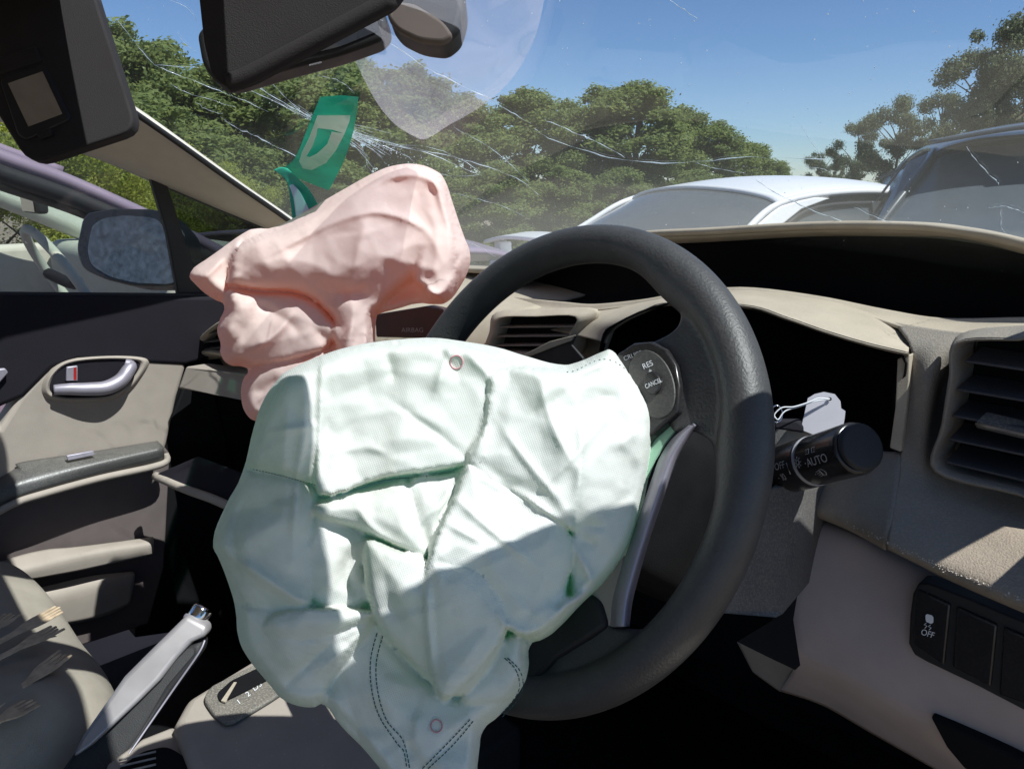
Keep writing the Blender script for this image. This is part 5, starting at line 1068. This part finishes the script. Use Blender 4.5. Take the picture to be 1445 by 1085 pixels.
# ================================================================== SEAT, CONSOLE, HANDBRAKE
seat = thing('front_seat', (-1.12, -.1, .3), 'dusty beige cloth passenger seat cushion with wooden forks lying on it', 'seat')
zs = .60
def ST(x, y, z=zs): return PZ(x, y, z)
so_ = []
for fy, zz in ((.0, 0), (.25, .004), (.45, .0), (.52, -.02), (.56, -.06), (.565, -.16)):
    row = []
    for fx, dz in ((-1.40, -.10), (-1.385, -.03), (-1.34, .012), (-1.25, .0), (-1.12, -.012), (-.99, .0), (-.905, .012), (-.865, -.03), (-.855, -.10)):
        cf = abs((fx + 1.125) / .275); y = -.345 + fy - .05 * cf ** 4 * (fy / .56)
        row.append(Vector((fx, y, zs + min(dz, dz + 0) + zz + (.0))))
    so_.append(row)
patch('cushion', so_, m_seat, seat, 8, .01)
rbox('backrest', -1.38, -.87, -.50, -.34, .55, 1.15, m_seatd, seat, .05)
for xx in (-1.285, -.965):
    tube('seam', [Vector((xx, -.3, zs + .003)), Vector((xx, -.1, zs + .004)), Vector((xx, .05, zs + .002)), Vector((xx, .10, zs - .001)), Vector((xx, .14, zs - .006))], .0022, m_seatd, seat, 6)
# wooden forks
def fork(tip, tail, z, label, w_=7):
    t = ST(*tip, z + .017); q = ST(*tail, z + .017); d = (t - q); L = d.length; d.normalize(); s = Vector((0, 0, 1)).cross(d).normalized()
    root = thing('wooden_fork', q.lerp(t, .5), label, 'fork', 'wooden forks scattered on the seat')
    wd = .013
    slab('handle', [q + s * .004, q - s * .004, q + d * (L * .55) - s * .005, q + d * (L * .72) - s * wd * .9, q + d * (L * .80) - s * wd, q + d * (L * .80) + s * wd, q + d * (L * .72) + s * wd * .9, q + d * (L * .55) + s * .005], (0, 0, .0022), m_wood, root, .0006, 2)
    for k in (-1.5, -.5, .5, 1.5):
        c = s * (k * wd * .5); e = random.uniform(-.004, .004)
        slab('tine', [q + d * (L * .797) + c - s * .0029, q + d * (L + e) + c * 1.05 - s * .0016, q + d * (L + e) + c * 1.05 + s * .0016, q + d * (L * .797) + c + s * .0029], (0, 0, .002), m_wood, root, .0004, 2)
fork((20, 866), (-60, 925), zs, 'wooden fork at the left edge with its pale tines in full sun')
fork((84, 860), (-70, 945), zs, 'wooden fork highest on the seat, its tines near the cushion front corner')
fork((82, 886), (-50, 955), zs, 'wooden fork just below the highest one, half in shade')
fork((92, 922), (-30, 1020), zs, 'wooden fork with four splayed tines at the middle of the seat')
fork((46, 992), (-60, 1050), zs, 'wooden fork in deep shade lowest on the seat')
# centre console
con = thing('centre_console', (-.76, .3, .5), 'beige centre console with gear selector surround and open cup holder', 'console')
zc = .60
top = [(244, 1018), (262, 985), (300, 962), (345, 935), (470, 860), (560, 860), (660, 985), (650, 1200), (560, 1260), (300, 1160)]
slab('console_top', [PZ(x, y, zc) for x, y in top], (0, 0, -.12), m_beige, con, .012, 5)
slab('console_body', [(-.92, -.5, .3), (-.62, -.5, .3), (-.62, .62, .3), (-.90, .62, .3)], (0, 0, .16), m_black, con, .01)
slab('console_wall', [PZ(x, y, .58) for x, y in [(150, 1075), (200, 1040), (246, 1022), (300, 1085), (320, 1150), (120, 1180)]], (0, 0, -.1), m_beige, con, .006)
slab('cup_holder', [PZ(x, y, .583) for x, y in rounded([(165, 1085), (200, 1060), (236, 1052), (262, 1068), (280, 1120), (160, 1140)], 12)], (0, 0, -.003), m_void, con)
for k in range(3): tube('cup_rib', [PZ(168, 1072 + 9 * k, .586), PZ(220, 1060 + 9 * k, .586)], .0012, m_beige, con, 6)
gg = thing('gear_surround', PZ(330, 985, zc), 'dusty speckled gear selector plate with slot and printed gear numbers', 'gear selector')
m_gate = mat('speckled gear plate', (.05, .05, .05), .5, dust=.8, dustcol=(.30, .27, .22), bump=.6, bscale=500)
go = rounded([(286, 985), (296, 968), (336, 948), (420, 905), (450, 940), (384, 985), (330, 1018), (316, 1020), (300, 1006)], 9)
slab('plate', [PZ(x, y, zc + .006) for x, y in go], (0, 0, -.006), m_gate, gg, .0025)
gi = rounded([(306, 978), (326, 960), (400, 925), (420, 935), (370, 962), (324, 985), (311, 990)], 5)
slab('slot', [PZ(x, y, zc + .0085) for x, y in gi], (0, 0, -.0015), m_void, gg)
slab('selector_lever_stub', [PZ(x, y, zc + .0092) for x, y in [(312, 988), (330, 962), (334, 962), (318, 990)]], (0, 0, -.002), m_tan, gg)
for s_, x, y in (('D3', 363, 968), ('2', 350, 979), ('1', 337, 990)):
    letters('gear_lettering', s_, pxmap(lambda a, b: PZ(a, b, zc + .0070), x, y, 38, 12, 10), m_white, gg)
hb = thing('handbrake', (-.84, .2, .58), 'silver topped handbrake lever with chrome release button', 'handbrake')
hT = Vector((-.843, .285, .672)); hB = Vector((-.842, .10, .515))
def HP(px, py, d): return P(px, py, d)
ht, hbm = P(272, 885, .885), P(100, 1120, .80)
ha = (ht - hbm).normalized()
def hrow(t, wu, wl, lat):
    return None
hs = FW.cross(ha).normalized()
if hs.dot(RT) < 0: hs = -hs
hn = hs.cross(ha).normalized()
if hn.dot(FW) > 0: hn = -hn
def grip(name, a0, a1, m, fat, off, side=0.):
    rows = []
    for t, r in ((0, .8), (.15, 1.0), (.4, 1.05), (.7, 1.0), (.9, .92), (1, .80)):
        c = hbm.lerp(ht, a0 + (a1 - a0) * t) + hn * off + hs * side; row = []
        for k in range(14):
            a = 2 * math.pi * k / 14; row.append(c + hs * (math.cos(a) * fat * r) + hn * (math.sin(a) * fat * r * .9))
        rows.append(row)
    return patch(name, rows, m, hb, 3, 0, closed=True)
m_hb = mat('satin silver handbrake', (.33, .31, .31), .42, .3, var=.05)
def hbpoly(name, pts, th, m, off, bev):
    return slab(name, [P(x, y, d - off) for x, y, d in pts], FW * th, m, hb, bev, 6)
hbpoly('silver_shell', [(262, 868, .888), (292, 884, .888), (290, 899, .885), (270, 907, .88), (249, 929, .87), (225, 960, .855), (194, 991, .84), (128, 1053, .81), (96, 1075, .80), (114, 1040, .815), (173, 956, .85), (211, 918, .868)], .020, m_hb, .004, .007)
hbpoly('black_grip', [(289, 901, .888), (280, 924, .876), (245, 973, .862), (200, 1035, .84), (165, 1095, .81), (120, 1170, .78), (40, 1150, .78), (100, 1066, .805), (150, 1010, .835), (200, 950, .86), (262, 905, .885)], .028, m_black, 0, .009)
tube('trim_line', [P(289, 903, .882), P(280, 922, .874), (P(245, 972, .858)), P(205, 1030, .832), P(160, 1095, .80)], .0012, m_silver, hb, 6)
bt = tube('release_button', [P(276, 876, .900), P(289, 856, .908)], .0125, m_chrome, hb, 24, 1, smoothpath=False); bevel(bt, .005, 4)
bevel(tube('handle_collar', [P(272, 880, .899), P(277, 873, .902)], .0140, m_silver, hb, 24, 1, smoothpath=False), .002)

# broken glass crumbs and grit lying along the dash edge, seat and console
gv_, gf_ = [], []
rs2 = random.Random(12)
def crumb(p, z):
    b0 = len(gv_)
    for k in range(6):
        a = k * 1.047 + rs2.uniform(-.3, .3); gv_.append(p + Vector((math.cos(a) * z * rs2.uniform(.6, 1.2), math.sin(a) * z * rs2.uniform(.6, 1.2), rs2.uniform(0, z * .6))))
    gv_.append(p + Vector((0, 0, z * 1.1)))
    for k in range(6): gf_.append([b0 + k, b0 + (k + 1) % 6, b0 + 6])
edge_ = [(1190, 735, .645), (1250, 763, .618), (1298, 786, .615), (1350, 808, .612), (1445, 848, .604)]
for k in range(150):
    i_ = rs2.randrange(4); t_ = rs2.random(); a_, b_ = edge_[i_], edge_[i_ + 1]
    crumb(PY(a_[0] + (b_[0] - a_[0]) * t_, a_[1] + (b_[1] - a_[1]) * t_ + rs2.gauss(1, 2.2), a_[2] + (b_[2] - a_[2]) * t_ - .0015), rs2.uniform(.0002, .0009))
for k in range(60): crumb(PZ(rs2.uniform(300, 480), rs2.uniform(1000, 1085), .6005), rs2.uniform(.0002, .0007))
for k in range(90):
    p_ = PZ(rs2.uniform(0, 200), rs2.uniform(850, 1060), .603)
    if p_.x < -.95 and p_.y < .12: crumb(p_, rs2.uniform(.0003, .0009))
cr_ = meshobj('glass_crumbs', gv_, gf_, mat('crumb grit', (.5, .47, .42), .5, var=.3), None, smooth=False)
tag(cr_, 'tiny pale grit and glass crumbs along the dash edge and on the console', 'debris', kind='stuff')
